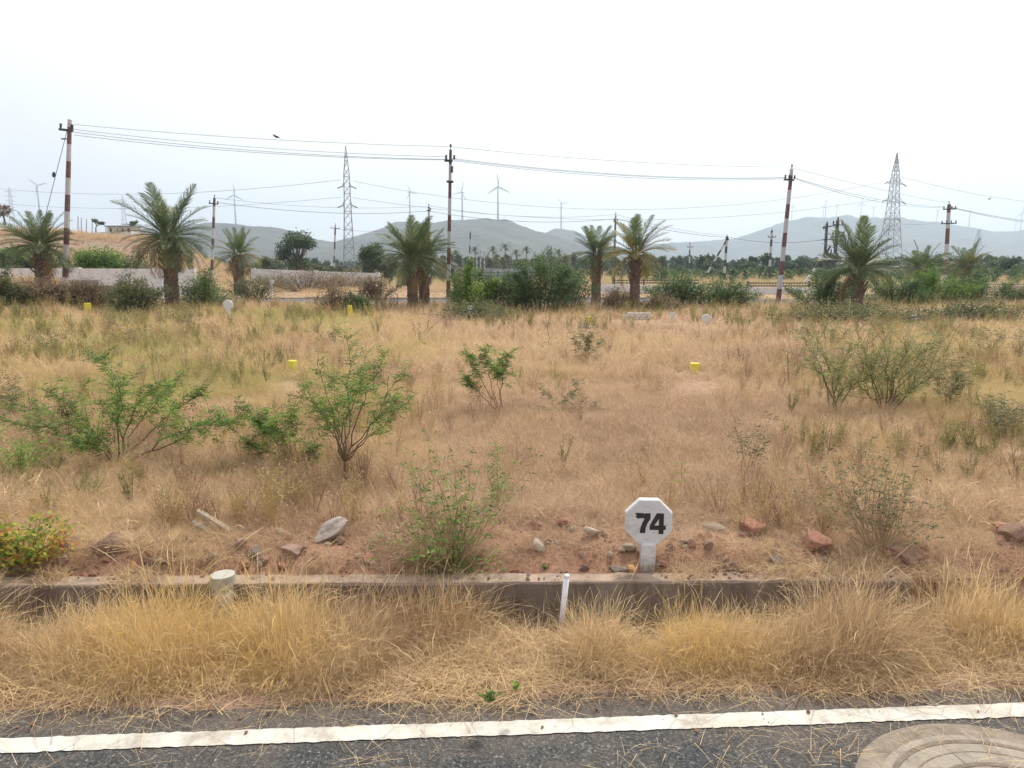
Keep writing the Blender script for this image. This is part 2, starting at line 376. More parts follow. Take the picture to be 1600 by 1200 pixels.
# ============================================================ SETTING
# the field: fan-shaped sheet from the kerb to beyond the hills
nr, ncol = 300, 420
tt = np.linspace(0, 1, nr)
dd = .02*(5200/.02)**tt
dd = np.concatenate([[.045, .05], 0.08+.08*np.arange(40), 3.28+np.cumsum(.10*1.028**np.arange(300))])
dd = dd[dd < 5600]
ang = np.tan(np.radians(np.linspace(-72, 72, ncol)))
DD, AA = np.meshgrid(dd, ang, indexing='ij')
XX = AA*(DD+3.7); YY = kerbY(np.clip(XX, -30, 30))+DD
ZZ = H(XX, YY)
ZZ[0, :] = -.3; ZZ[1, :] = np.minimum(ZZ[1, :], KT-.02)
tag(grid('ground', XX, YY, ZZ, M['dirt']), 'dry straw covered field running back to the hills', kind='structure')
# verge between the road and the kerb
xs = np.linspace(-14, 14, 420); ts = np.linspace(0, 1, 26)
TT, XV = np.meshgrid(ts, xs, indexing='ij')
ya = edgeY(XV)-.07+.16*(fbm(XV*2.2, XV*0+3, 4)-.5); yb = kerbY(XV)+.055
YV = ya+(yb-ya)*TT
ZV = -.006-.13*sm(.35, .95, TT)+.05*(fbm(XV*5, YV*5, 4)-.5)*sm(0, .2, TT)+.012*(1-sm(.0, .06, TT))*0+.016*sm(0, .1, TT)*(1-sm(.3, .6, TT))
tag(grid('verge', XV, YV, ZV, M['verge']), 'strip of earth between the road edge and the concrete kerb', kind='structure')
# road
xr = np.linspace(-60, 60, 500)
top = edgeY(np.clip(xr, -14, 14))+.05
XR = np.stack([xr, xr]); YR = np.stack([xr*0-9, top]); ZR = XR*0-.0
tag(grid('road', XR, YR, ZR, M['asphalt'], False), 'grey asphalt road in front of the plot', kind='structure')
me_ = bpy.data.meshes.new('back_ground'); me_.from_pydata([(-3000, -3000, -.06), (3000, -3000, -.06), (3000, -8.9, -.06), (-3000, -8.9, -.06)], [], [(0, 1, 2, 3)]); me_.materials.append(M['dirt'])
tag(link('ground_behind', me_), 'dry ground behind the road', kind='structure')
# painted edge line with chipped edges
L0, L1 = G(0, 1151, .004), G(1600, 1100, .004); B0, B1 = G(0, 1179, .004), G(1600, 1117, .004)
lx = np.arange(-12, 12, .011)
sa = (L1.y-L0.y)/(L1.x-L0.x); sb = (B1.y-B0.y)/(B1.x-B0.x); ss = (sa+sb)/2
yt = (L0.y+L1.y)/2+ss*(lx-(L0.x+L1.x)/2); yb_ = (B0.y+B1.y)/2+ss*(lx-(B0.x+B1.x)/2)
jit = lambda s: .010*(fbm(lx*38+s, lx*0+s, 2)-.5)+.004*(fbm(lx*7+s, lx*0, 3)-.5)
yt = yt+jit(1); yb_ = yb_+jit(50)
XL = np.stack([lx, lx]); YL = np.stack([yb_, yt])
tag(grid('road_marking', XL, YL, XL*0+.004, M['line'], False), 'worn white painted line along the road edge', kind='structure')
# concrete kerb: the outer wall of a shallow drain
kb = MB()
xa, xb = G(40, 914, .15).x-.5, G(1425, 905, .15).x
n = 160
xk = np.linspace(-2.9, xb, n)
prof = [(-.0, -.20), (-.0, KT-.012), (.006, KT-.003), (.012, KT), (.105, KT), (.11, KT-.01), (.11, -.2)]
vs = []; fs = []
for i, x in enumerate(xk):
    for j, (dy, z) in enumerate(prof):
        e = .006*(fbm(x*9+j, j*3.1, 3)-.5) if j < 6 else 0
        vs.append((x, float(kerbY(x))+dy+float(e)*2, z+float(e)*(1.6 if j in (1, 2, 3, 4) else 0)))
m_ = len(prof)
for i in range(n-1):
    for j in range(m_-1): fs.append((i*m_+j, (i+1)*m_+j, (i+1)*m_+j+1, i*m_+j+1))
fs.append(tuple(range(m_))); fs.append(tuple((n-1)*m_+j for j in range(m_-1, -1, -1)))
kb.add(vs, fs, .5)
def kerbmat():
    m, nt, out = newmat('kerb_concrete')
    tc = N(nt, 'ShaderNodeTexCoord'); P = tc.outputs['Object']
    mp = N(nt, 'ShaderNodeMapping', {'Vector': P, 'Scale': (1., 1., .25)})
    n1 = N(nt, 'ShaderNodeTexNoise', {'Vector': mp.outputs[0], 'Scale': 7., 'Detail': 8., 'Roughness': .7})
    n2 = N(nt, 'ShaderNodeTexNoise', {'Vector': P, 'Scale': 120., 'Detail': 4.})
    c = rampn(nt, n1.outputs['Fac'], [(.3, (.10, .075, .055)), (.5, (.20, .155, .12)), (.68, (.30, .25, .20))])
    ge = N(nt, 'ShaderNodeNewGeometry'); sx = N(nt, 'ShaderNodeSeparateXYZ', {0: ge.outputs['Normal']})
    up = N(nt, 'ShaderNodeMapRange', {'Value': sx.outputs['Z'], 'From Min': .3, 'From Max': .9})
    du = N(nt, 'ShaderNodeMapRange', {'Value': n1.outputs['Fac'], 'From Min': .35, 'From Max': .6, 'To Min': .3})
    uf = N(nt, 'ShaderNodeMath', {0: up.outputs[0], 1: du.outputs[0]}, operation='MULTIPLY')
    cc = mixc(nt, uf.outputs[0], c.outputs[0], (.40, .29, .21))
    a = N(nt, 'ShaderNodeMath', {0: n1.outputs['Fac'], 1: .5, 2: n2.outputs['Fac']}, operation='MULTIPLY_ADD')
    b = N(nt, 'ShaderNodeBump', {'Height': a.outputs[0], 'Strength': .6, 'Distance': .006})
    p = N(nt, 'ShaderNodeBsdfPrincipled', {'Base Color': cc, 'Roughness': .92, 'Normal': b.outputs[0]})
    nt.links.new(p.outputs[0], out.inputs[0]); return m
M['kerb'] = kerbmat()
tag(kb.obj('kerb', M['kerb']), 'long grey concrete kerb between verge grass and plot', kind='structure')

# far road through the plots
def strip(name, pts_l, pts_r, dz, mat, label):
    b = MB(); n = len(pts_l)
    b.add([(*p[:2], hz(p[0], p[1])+dz) for p in pts_l]+[(*p[:2], hz(p[0], p[1])+dz) for p in pts_r],
          [(i, i+1, n+i+1, n+i) for i in range(n-1)], .5)
    return tag(b.obj(name, mat), label, kind='structure')
M['asphaltfar'] = noisy('old_asphalt', (.05, .054, .065), (.085, .088, .10), .8, .9, .1)
ux = np.linspace(-70, 70, 240)
strip('far_road', [(x, 31.2) for x in ux], [(x, 36.8) for x in ux], .05, M['asphaltfar'], 'second grey road running across behind the palm row')
fk = MB()
for y0 in (30.9, 36.9):
    for i in range(60):
        x0 = -60+i*2.; x1 = x0+1.97
        if rnd.random() < .12: continue
        z = hz(x0, y0); fk.box(x0, x1, y0, y0+.14, z-.1, z+.13)
tag(fk.obj('far_kerb', M['concrete']), 'low concrete kerb stones along the second road', kind='structure')
for i in range(4):
    pass

# hills
def hill(name, sky_pts, D, depth, label, seed, amp=.12, px0=-700, px1=2300, toe=425):
    P = np.array(sky_pts, float); pxs = np.linspace(px0, px1, 620)
    yy = np.interp(pxs, P[:, 0], P[:, 1])+1.6*(fbm(pxs*.03+seed, pxs*0+seed, 3)-.5)+1.3*(fbm(pxs*.22+seed, pxs*0, 2)-.5)
    rows = 60; T = np.linspace(0, 1.5, rows)
    X = np.zeros((rows, len(pxs))); Y = X.copy(); Z = X.copy()
    crest = np.array([At(a, b, D).z for a, b in zip(pxs, yy)]); cx = (pxs-800)/FPX
    for i, t in enumerate(T):
        Yr = D-depth*(1-t)
        X[i] = cx*Yr*1.012; Y[i] = Yr+0*cx
        prof = math.sin(min(t, 1)*math.pi/2)**1.25 if t <= 1 else math.cos((t-1)*math.pi/1.3)
        nz = 1.5*(fbm(X[i]*.010+seed, Y[i]*.005, 5)-.5)
        gl = np.abs(fbm(X[i]*.004+seed*3, Y[i]*.0015, 4)-.5)
        Z[i] = crest*prof*(1+(amp*3*nz-.9*gl*.7)*math.sin(min(t, 1)*math.pi)) -3
        if t > 1: Z[i] = np.minimum(Z[i], crest*prof)
    return tag(grid(name, X, Y, Z, M['hill']), label, kind='structure')
HILL1 = [(-700, 412), (-200, 400), (0, 385), (120, 372), (230, 358), (300, 352), (340, 346), (372, 347), (430, 353), (470, 360), (500, 372), (530, 377), (560, 368), (600, 355), (622, 344), (655, 344), (700, 348), (725, 346), (760, 341), (790, 343), (812, 352), (835, 360), (880, 372), (940, 388), (1000, 400), (1080, 412), (1300, 419), (2300, 420)]
HILL2 = [(-700, 419), (700, 410), (800, 385), (835, 366), (850, 362), (868, 357), (895, 358), (915, 368), (950, 384), (985, 389), (1040, 398), (1100, 408), (1200, 417), (2300, 420)]
HILL3 = [(-700, 415), (900, 400), (985, 385), (1040, 379), (1100, 375), (1140, 372), (1170, 362), (1200, 352), (1240, 342), (1300, 337), (1330, 341), (1400, 346), (1440, 345), (1470, 349), (1500, 354), (1530, 361), (1560, 362), (1590, 356), (1650, 345), (1750, 338), (1900, 350), (2300, 390)]
D1, D2, D3 = 1300., 1750., 2500.
hill('hill', HILL1, D1, 560, 'blue grey range of low hills left of centre', 3)
hill('hill', HILL2, D2, 500, 'small pale hill behind the central range', 11)
hill('hill', HILL3, D3, 900, 'broad hazy hill at the right fading into the sky', 23)

# haze
hzb = MB(); hzb.box(-3200, 3200, -60, 3700, -14, 300)
hm, nt, out = newmat('haze_air')
pv = N(nt, 'ShaderNodeVolumePrincipled', {'Color': (.68, .82, .96, 1), 'Density': 3.9e-4, 'Anisotropy': .3})
nt.links.new(pv.outputs[0], out.inputs['Volume'])
hob = hzb.obj('haze', hm); tag(hob, 'thin pale haze over the whole plain', kind='stuff')

# ============================================================ BUILDERS
def yaw_of(v): return math.atan2(v.y, v.x)
# ---- wind turbines
def blade_mesh():
    b = MB(); vs = []; fs = []
    st = [(0, .05), (.06, .05), (.2, .11), (.5, .08), (.8, .055), (1, .02)]
    for z, w in st: vs += [(-w*.3, -w*.12, z), (w*.7, 0, z), (-w*.3, w*.12, z)]
    for i in range(len(st)-1):
        for k in range(3): fs.append((i*3+k, i*3+(k+1) % 3, (i+1)*3+(k+1) % 3, (i+1)*3+k))
    b.add(vs, fs); return b.mesh('blade', M['turbine'])
BL = blade_mesh()
tow = MB(); tow.tube([(0, 0, -.25), (0, 0, 0), (0, 0, 1)], [.036, .034, .022], 10); TOW = tow.mesh('tower', M['turbine'], True)
nac = MB(); nac.box(-.022, .022, -.05, .07, -.02, .028); NAC = nac.mesh('nacelle', M['turbine'])
hubm = MB(); hubm.tube([(0, -.085, 0), (0, -.07, 0), (0, -.05, 0)], [.008, .02, .024], 8); HUB = hubm.mesh('hub', M['turbine'])
def turbine(hx, hy, by, D, Rpx, a0, label, yaw=0., lateral=1.):
    hub = At(hx, hy, D); base = At(hx, by, D); h = hub.z-base.z
    t = empty('wind_turbine', (hub.x, D, base.z), label, 'wind turbine', 'wind turbines on the hills', (0, 0, yaw))
    link('tower', TOW, t, scale=h)
    link('nacelle', NAC, t, (0, 0, h), scale=h)
    link('hub', HUB, t, (0, 0, h), scale=h)
    R = Rpx*D/FPX
    for k in range(3):
        a = math.radians(a0+120*k)
        o = link('blade', BL, t, (0, -.07*h, h), (0, a, 0), R)
TB = [(58, 290, 330, 1100, 15, -50, 'small white turbine behind the leftmost palm', .5),
 (366, 305, 348, D1, 17, 0, 'white turbine above the left end of the blue hills', .3),
 (640, 301, 345, D1, 13, -25, 'white turbine on the left shoulder of the central hill', .6),
 (722, 301, 347, D1, 16, 20, 'white turbine on the central hill just right of the tall striped pole', -.5),
 (778, 292, 342, D1, 21, -5, 'tallest white turbine standing on the top of the central hill', .2),
 (877, 318, 358, D2, 12, -45, 'white turbine on the small pale hill with two blades raised like a V', .2),
 (1238, 323, 343, D3, 9, 0, 'faint turbine on the right hill just behind the leaning striped pole', .2),
 (1287, 322, 340, D3, 7, 15, 'faint turbine, left one of the close pair on the hill summit', .3),
 (1291, 314, 340, D3, 5, 90, 'faint turbine, right one of the close pair on the hill summit', .9),
 (1308, 321, 339, D3, 7, 60, 'faint turbine with spread blades above the pole mounted transformer', .3),
 (1346, 318, 343, D3, 13, 0, 'largest faint turbine on the right hill with one blade straight up', .2),
 (1365, 325, 345, D3, 8, 40, 'faint turbine between the largest hazy one and the lattice tower', .3),
 (1465, 329, 350, D3, 8, -55, 'faint turbine on the right hill just left of the far striped pole', .4),
 (1516, 330, 357, D3, 5, 90, 'thin faint turbine on the descending slope right of the far striped pole', .9),
 (1588, 344, 359, D3, 6, 20, 'dim low turbine near the right end of the ridge', .5),
 (1597, 333, 358, D3, 13, 0, 'larger dim turbine at the right end of the ridge', .2)]
for hx, hy, by, D, R, a0, lab, yaw in TB: turbine(hx, hy, by+1.5, D, R, a0, lab, yaw)

# ---- lattice towers
def lattice(top, base_y, D, wtop, wbase, arms, label, bar=.14, segs=14, neck=.32, yaw=.5, detail=True, armlen=None):
    tp = At(top[0], top[1], D); bz = At(top[0], base_y, D).z; h = tp.z-bz
    t = empty('lattice_tower', (tp.x, D, bz), label, 'lattice tower', 'steel transmission towers', (0, 0, yaw))
    def w(z):
        u = z/h
        if u > 1-neck*.75: return wtop*(1-u)/(neck*.75)+.04
        return wtop+(wbase-wtop)*max(0, (1-neck*.75-u)/(1-neck*.75))**1.5
    zs = [h*(1-(1-i/segs)**1.1) for i in range(segs+1)]
    for sx, sy in ((1, 1), (1, -1), (-1, 1), (-1, -1)):
        b = MB()
        for i in range(segs): b.bar((sx*w(zs[i])/2, sy*w(zs[i])/2, zs[i]), (sx*w(zs[i+1])/2, sy*w(zs[i+1])/2, zs[i+1]), bar)
        b.obj('leg', M['steel'], t)
    b = MB(); c4 = ((1, 1), (-1, 1), (-1, -1), (1, -1))
    for i in range(segs):
        for k in range(4):
            a, c = c4[k], c4[(k+1) % 4]; w0, w1 = w(zs[i])/2, w(zs[i+1])/2
            b.bar((a[0]*w0, a[1]*w0, zs[i]), (c[0]*w1, c[1]*w1, zs[i+1]), bar*.6)
            if detail: b.bar((c[0]*w0, c[1]*w0, zs[i]), (a[0]*w1, a[1]*w1, zs[i+1]), bar*.6)
            if i % 2 == 0: b.bar((a[0]*w0, a[1]*w0, zs[i]), (c[0]*w0, c[1]*w0, zs[i]), bar*.6)
    o = b.obj('bracing', M['steel'], t); o['kind'] = 'stuff'
    for u, L in arms:
        z = u*h
        for s in (-1, 1):
            a = MB(); ww = w(z)/2
            for q in (-1, 1):
                a.bar((s*ww, q*ww, z), (s*(ww+L), 0, z+.15), bar*.7)
                a.bar((s*ww, q*ww, z+.9), (s*(ww+L), 0, z+.15), bar*.6)
            for j in (.33, .66):
                a.bar((s*(ww+L*j), -ww*(1-j), z), (s*(ww+L*j), ww*(1-j), z+.9*(1-j)), bar*.5)
            a.obj('cross_arm', M['steel'], t)
            ins = MB(); ins.tube([(s*(ww+L), 0, z+.15), (s*(ww+L*1.0)+s*.9, -.2, z-.25)], [.1, .1], 6); ins.obj('insulator', M['darkmetal'], t)
    return t, tp, h
lattice((540, 228), 415, 150, 1.05, 2.2, ((.66, .35), (.50, .35)), 'nearer grey lattice tower standing before the dip in the hills', bar=.15, yaw=.15)
lattice((1402, 238), 412, 165, 1.35, 4.0, ((.72, 2.6), (.56, 2.8), (.40, 1.0)), 'wide grey lattice tower standing before the right hill', bar=.13, yaw=.6)
lattice((14, 292), 345, 700, 1.6, 4.2, ((.86, 2.2), (.72, 2.2), (.58, 2.2)), 'pale distant lattice tower near the left margin above the ridge', bar=.35, segs=8, detail=False)
lattice((191, 306), 356, 620, 1.5, 4., ((.86, 2), (.72, 2), (.58, 2)), 'pale distant lattice tower above the white ridge house', bar=.35, segs=8, detail=False)
lattice((1530, 358), 412, 800, 4, 10, ((.95, 3), (.75, 3)), 'ghostly lattice tower before the foot of the right hill', bar=.4, segs=8, detail=False)

# ---- poles
def pole(top, base, Y, label, w0=.155, w1=.10, mat=None, arms=(), pin=True, sq=True, group='striped power line poles'):
    a = At(base[0], base[1], Y); b = At(top[0], top[1], Y); d = (b-a)
    q = Vector((0, 0, 1)).rotation_difference(d.normalized()).to_euler()
    t = empty('utility_pole', a, label, 'utility pole', group, q)
    h = d.length; s = MB()
    s.tube([(0, 0, -.8), (0, 0, 0), (0, 0, h)], [w0*.72, w0*.7, w1*.7], 4)
    s.obj('shaft', mat, t)
    for zt, L, off, pins in arms:                     # cross arm: metres below top, length, centre offset, number of insulators
        c = MB(); z = h-zt; c.box(off-L/2, off+L/2, -w1*.5-.05, -w1*.5, z-.04, z+.04)
        c.obj('cross_arm', M['darkmetal'], t)
        for k in range(pins):
            x = off-L/2+.06+(L-.12)*k/max(1, pins-1)
            if pins > 1 and abs(x) < .1: x = .14
            i_ = MB(); i_.tube([(x, -w1*.5-.025, z+.04), (x, -w1*.5-.025, z+.08), (x, -w1*.5-.025, z+.13), (x, -w1*.5-.025, z+.2)], [.012, .05, .035, .045], 7)
            i_.obj('insulator', M['darkmetal'], t)
    if pin:
        i_ = MB(); i_.tube([(0, 0, h), (0, 0, h+.1), (0, 0, h+.12), (0, 0, h+.2)], [.015, .015, .05, .03], 7); i_.obj('insulator', M['darkmetal'], t)
    return t
YP1, YP2, YP3, YP4 = 28., 28.5, 34.5, 55.
MP = stripemat('pole_bands', RED, WHT, 1.20, .55)
p1 = pole((109, 187), (102, 441), YP1, 'tall red and white banded pole with a stay wire beside the leftmost palm', mat=stripemat('pole_bands_a', RED, WHT, 1.185, .98), arms=((.38, .5, -.08, 3),), pin=False)
p2 = pole((704, 234), (700, 486), YP2, 'tall red and white banded pole rising beside the twin palms', mat=stripemat('pole_bands_b', RED, WHT, 1.2, .65), arms=((.40, .3, -.06, 2),), w0=.15, w1=.095)
cm = MB(); cm.box(-.12, .12, -.12, .12, 0, .06); o = cm.obj('clamp', M['darkmetal'], p2, loc=(0, 0, 5.05-.35))
cm = MB(); cm.box(-.03, .05, -.11, .0, 0, .22); o = cm.obj('meter_box', M['darkmetal'], p2, loc=(.06, -.03, 5.05))
p3 = pole((1237, 264), (1216, 470), YP3, 'leaning red and white banded pole with a cross arm right of the low shrubs', mat=stripemat('pole_bands_c', WHT, RED, 1.25, .7), arms=((.48, .46, -.1, 3),), w0=.18, w1=.12)
p4 = pole((1483, 319), (1476, 447), YP4, 'banded pole with two cross arms standing over the dark hedge at right', mat=stripemat('pole_bands_d', WHT, RED, 2.2, .3), arms=((.35, .95, 0, 4), (1.35, 1.1, 0, 4)), w0=.25, w1=.17)
pole((335, 309), (331, 425), 55, 'thin banded pole right behind the large left palm', w0=.17, w1=.13, mat=stripemat('pole_bands_e', WHT, (.10, .07, .07), 1.5, .6), arms=((.42, .7, 0, 2),), group='distant banded poles')
pole((524, 351), (522, 415), 105, 'thin banded pole just left of the nearer lattice tower', w0=.2, w1=.18, mat=stripemat('pole_bands_f', WHT, (.10, .10, .1), 1.9, .6), arms=((.5, 1.2, 0, 2),), group='distant banded poles')
pole((670, 323), (671, 430), 60, 'dark banded pole rising out of the twin palms left of the tall pole', w0=.18, w1=.14, mat=stripemat('pole_bands_g', WHT, RED, 1.5, .1), arms=((.3, .3, 0, 2),), group='distant banded poles')
pole((735, 362), (733, 420), 115, 'thin black and white banded pole right of the tall central pole', w0=.2, w1=.18, mat=stripemat('pole_bands_h', WHT, BLK, 2.0, .6), arms=(), group='distant banded poles')
pole((962, 336), (958, 450), 62, 'pole rising between the two palms right of centre', w0=.18, w1=.13, mat=stripemat('pole_bands_i', (.35, .33, .32), (.14, .10, .10), 1.5, .6), arms=((.5, .2, -.08, 2),), group='distant banded poles')
pole((1078, 380), (1077, 425), 120, 'short black and white banded pole far beyond the low green shrub', w0=.2, w1=.17, mat=stripemat('pole_bands_j', WHT, BLK, 2.0, .6), arms=((.6, 1., 0, 2),), group='distant banded poles')
ps = pole((1136, 369), (1131, 441), 82, 'black and white banded pole propped by a slanting strut', w0=.26, w1=.2, mat=stripemat('pole_bands_k', WHT, BLK, 1.4, .4), arms=((.4, .4, 0, 2),), group='distant banded poles')
sb_ = MB(); A_ = At(1103, 431, 82)-At(1131, 441, 82); B_ = At(1134, 374, 82)-At(1131, 441, 82)
sb_.tube([A_, A_.lerp(B_, .5), B_], [.13, .12, .1], 4)
sto = sb_.obj('strut', stripemat('strut_bands', WHT, BLK, 1.2, .2), ps)
pole((1206, 360), (1202, 432), 92, 'black and white banded pole with a cross arm left of the leaning pole', w0=.26, w1=.2, mat=stripemat('pole_bands_l', WHT, BLK, 1.6, .4), arms=((.8, 1.0, 0, 3),), group='distant banded poles')
for i, (x, y0, y1) in enumerate(((745, 392, 421), (751, 391, 416), (757, 392, 418))):
    pole((x, y0), (x, y1), 125, ('tiny banded post, left of three close together in front of the grove', 'tiny banded post, middle of three close together in front of the grove', 'tiny banded post, right of three close together in front of the grove')[i], w0=.22, w1=.2, mat=stripemat('post_bands', WHT, (.3, .32, .33), .95, .2*i), pin=False, group='tiny banded posts by the coconut grove')
for x, y0, y1, lb in ((856, 385, 428, 'small white banded post seen over the tall dark shrub'),):
    pole((x, y0), (x, y1), 100, lb, w0=.18, w1=.16, mat=stripemat('post_bands2', WHT, (.2, .26, .24), 1.5, .2), pin=False, group='tiny banded posts by the coconut grove')
for x, y0, y1, lb in ((122, 338, 357, 'thin grey pole on the ridge nearest the tall banded pole'), (127, 340, 357, 'thin grey pole on the ridge, second from the tall banded pole'), (135, 342, 358, 'thin grey pole on the ridge, third from the tall banded pole'), (144, 341, 358, 'thin grey pole on the ridge beside the wispy tree')):
    pole((x, y0), (x, y1), 125, lb, w0=.10, w1=.08, mat=M['steel'], pin=False, group='grey poles on the left ridge')
# double pole with transformer
def transformer():
    Y = 70.
    base = At(1292, 447, Y)
    t = empty('transformer_stand', base, 'double pole transformer stand with brackets before the right hill', 'transformer stand')
    def P(px, py): return At(px, py, Y)-base
    dk = noisy('pole_grey', (.05, .05, .05), (.14, .14, .15), 2, .8)
    for (x0, y0, x1, y1, w) in ((1292, 350, 1286, 450, .24), (1309, 344, 1301, 450, .27)):
        b = MB(); b.tube([P(x1, y1)-Vector((0, 0, .8)), P(x0, y0)], [w*.7, w*.55], 4); b.obj('shaft', dk, t)
    for (x0, y0, x1, y1, w) in ((1284, 356, 1310, 351, .14), (1300, 351, 1316, 352, .1), (1283, 375, 1298, 374, .12), (1296, 371, 1319, 368, .14), (1298, 369, 1318, 371, .1)):
        b = MB(); b.bar(P(x0, y0)-Vector((0, .2, 0)), P(x1, y1)-Vector((0, .2, 0)), w); b.obj('cross_arm', M['darkmetal'], t)
    for (x0, y0, x1, y1, w) in ((1311, 377, 1318, 369, .08), (1290, 396, 1296, 385, .2), (1304, 395, 1300, 372, .1), (1309, 362, 1316, 364, .09), (1314, 362, 1317, 370, .06)):
        b = MB(); b.bar(P(x0, y0)-Vector((0, .15, 0)), P(x1, y1)-Vector((0, .15, 0)), w); b.obj('brace', M['darkmetal'], t)
    for x, y in ((1286, 356), (1291, 349), (1301, 348), (1308, 342), (1315, 349), (1300, 366), (1310, 364), (1317, 364)):
        b = MB(); c = P(x, y)-Vector((0, .2, 0)); b.tube([c-Vector((0, 0, .14)), c, c+Vector((0, 0, .16))], [.04, .08, .04], 6); b.obj('insulator', M['darkmetal'], t)
    b = MB(); c = P(1298, 402); b.box(c.x-.55, c.x+.55, -.4, .4, c.z-.5, c.z+.4); b.obj('tank', dk, t)
    for k in range(6):
        b = MB(); b.box(c.x-.5+k*.18, c.x-.46+k*.18, -.55, -.41, c.z-.4, c.z+.25); b.obj('cooling_fin', M['darkmetal'], t)
    for k in range(3):
        b = MB(); b.tube([(c.x-.3+k*.3, 0, c.z+.4), (c.x-.3+k*.3, 0, c.z+.75)], [.07, .04], 6); b.obj('bushing', M['darkmetal'], t)
    st = MB(); st.tube([P(1271, 424), P(1285, 400)], [.15, .13], 4)
    st2 = stripemat('strut_bands2', WHT, BLK, 1.3, .3)
    o = st.obj('strut', st2, t)
    st = MB(); st.tube([P(1256, 443), P(1266, 430)], [.15, .13], 4); st.obj('strut', M['wallwhite'], t)
transformer()

# ---- wires: every span a thing of its own
def wire(a, b, sag, label, r=.008, group='overhead wires', ext=None):
    n = 28; pts = []
    for i in range(n+1):
        t = i/n; p = a.lerp(b, t); pts.append(p-Vector((0, 0, sag*4*t*(1-t)))-a)
    m = MB(); m.tube(pts, r, 4); o = m.obj('overhead_wire', M['wire'], None, loc=a); tag(o, label, 'wire', group)
    return o
S1 = 'between the stayed left pole and the central pole'
wire(At(111, 194, YP1), At(701, 229, YP2), .12, 'topmost wire '+S1)
wire(At(114, 202, YP1), At(698, 245, YP2), .16, 'second wire from the top '+S1)
wire(At(112, 206, YP1-.15), At(699, 249, YP2), .19, 'third wire from the top '+S1, r=.009)
wire(At(116, 211, YP1), At(703, 250, YP2+.1), .19, 'lowest wire '+S1, r=.009)
S2 = 'between the central pole and the leaning banded pole'
wire(At(702, 229, YP2), At(1234, 261, YP3), .17, 'topmost wire '+S2)
wire(At(703, 247, YP2), At(1226, 277, YP3), .26, 'second wire from the top '+S2, r=.009)
wire(At(706, 249, YP2), At(1230, 278, YP3+.1), .26, 'third wire from the top '+S2, r=.008)
wire(At(700, 250, YP2), At(1238, 279, YP3), .3, 'lowest wire '+S2, r=.009)
S3 = 'between the leaning banded pole and the pole over the hedge'
wire(At(1234, 261, YP3), At(1484, 318, YP4), .1, 'topmost wire '+S3, r=.008)
wire(At(1238, 277, YP3), At(1476, 323, YP4), .3, 'middle wire '+S3, r=.010)
wire(At(1241, 279, YP3), At(1489, 323, YP4), .45, 'lowest wire '+S3, r=.010)
wire(At(1484, 323, YP4), At(1720, 348, 78), .5, 'upper wire leaving the hedge pole to the right', r=.016)
wire(At(1488, 325, YP4), At(1720, 351, 78), .5, 'lower wire leaving the hedge pole to the right', r=.014)
S4 = 'from the thin left pole to the dark pole above the twin palms'
wire(At(337, 309, 55), At(669, 322, 60), .38, 'upper wire '+S4, r=.011)
wire(At(338, 316, 55), At(668, 330, 60), .42, 'lower wire '+S4, r=.018)
S5 = 'from the dark pole above the twin palms to the pole between palms'
wire(At(670, 321, 60), At(962, 335, 62), .5, 'upper wire '+S5, r=.012)
wire(At(671, 330, 60), At(961, 342, 62), .5, 'lower wire '+S5, r=.018)
S6 = 'from the pole between palms to the propped banded pole'
wire(At(963, 335, 62), At(1136, 368, 82), .3, 'upper wire '+S6, r=.013)
wire(At(964, 342, 62), At(1136, 371, 82), .25, 'lower wire '+S6, r=.022)
wire(At(1137, 370, 82), At(1284, 375, 70), .4, 'wire from the propped banded pole to the transformer stand', r=.022)
wire(At(526, 358, 105), At(640, 358, 110), .3, 'faint wire running right from the pole by the lattice tower', r=.02)
wire(At(-60, 288, 200), At(532, 281, 150), 2.6, 'upper transmission wire running left from the nearer lattice tower', r=.035, group='transmission wires')
wire(At(-60, 312, 200), At(533, 308, 150), 2.2, 'lower transmission wire running left from the nearer lattice tower', r=.03, group='transmission wires')
wire(At(552, 283, 150), At(1376, 285, 165), 5.5, 'upper transmission wire between the two large lattice towers', r=.032, group='transmission wires')
wire(At(552, 309, 150), At(1372, 312, 165), 4.2, 'lower transmission wire between the two large lattice towers', r=.032, group='transmission wires')
wire(At(1408, 276, 165), At(1720, 318, 230), 2.0, 'transmission wire running right from the wide lattice tower', r=.035, group='transmission wires')
wire(At(1410, 350, 165), At(1480, 345, 260), .5, 'faint low wire right of the wide lattice tower', r=.04, group='transmission wires')
# stay wire of the left pole
a, b = At(105, 203, YP1), At(62, 372, YP1-1.)
gw = empty('stay_wire', b, 'slanting stay wire with an insulator left of the tall left pole', 'stay wire')
m = MB(); m.tube([Vector((0, 0, 0)), (a-b)*.55, (a-b)], .010, 4); m.obj('strand', M['wire'], gw)
m = MB(); c = (At(84, 273, YP1-.4)-b); m.tube([c-Vector((.02, 0, .09)), c, c+Vector((.02, 0, .09))], [.03, .06, .035], 8); m.obj('insulator', M['darkmetal'], gw)
m = MB(); c = (At(100, 217, YP1)-b); m.box(c.x-.09, c.x+.09, c.y-.03, c.y+.03, c.z-.02, c.z+.02); m.obj('turnbuckle', M['darkmetal'], gw)
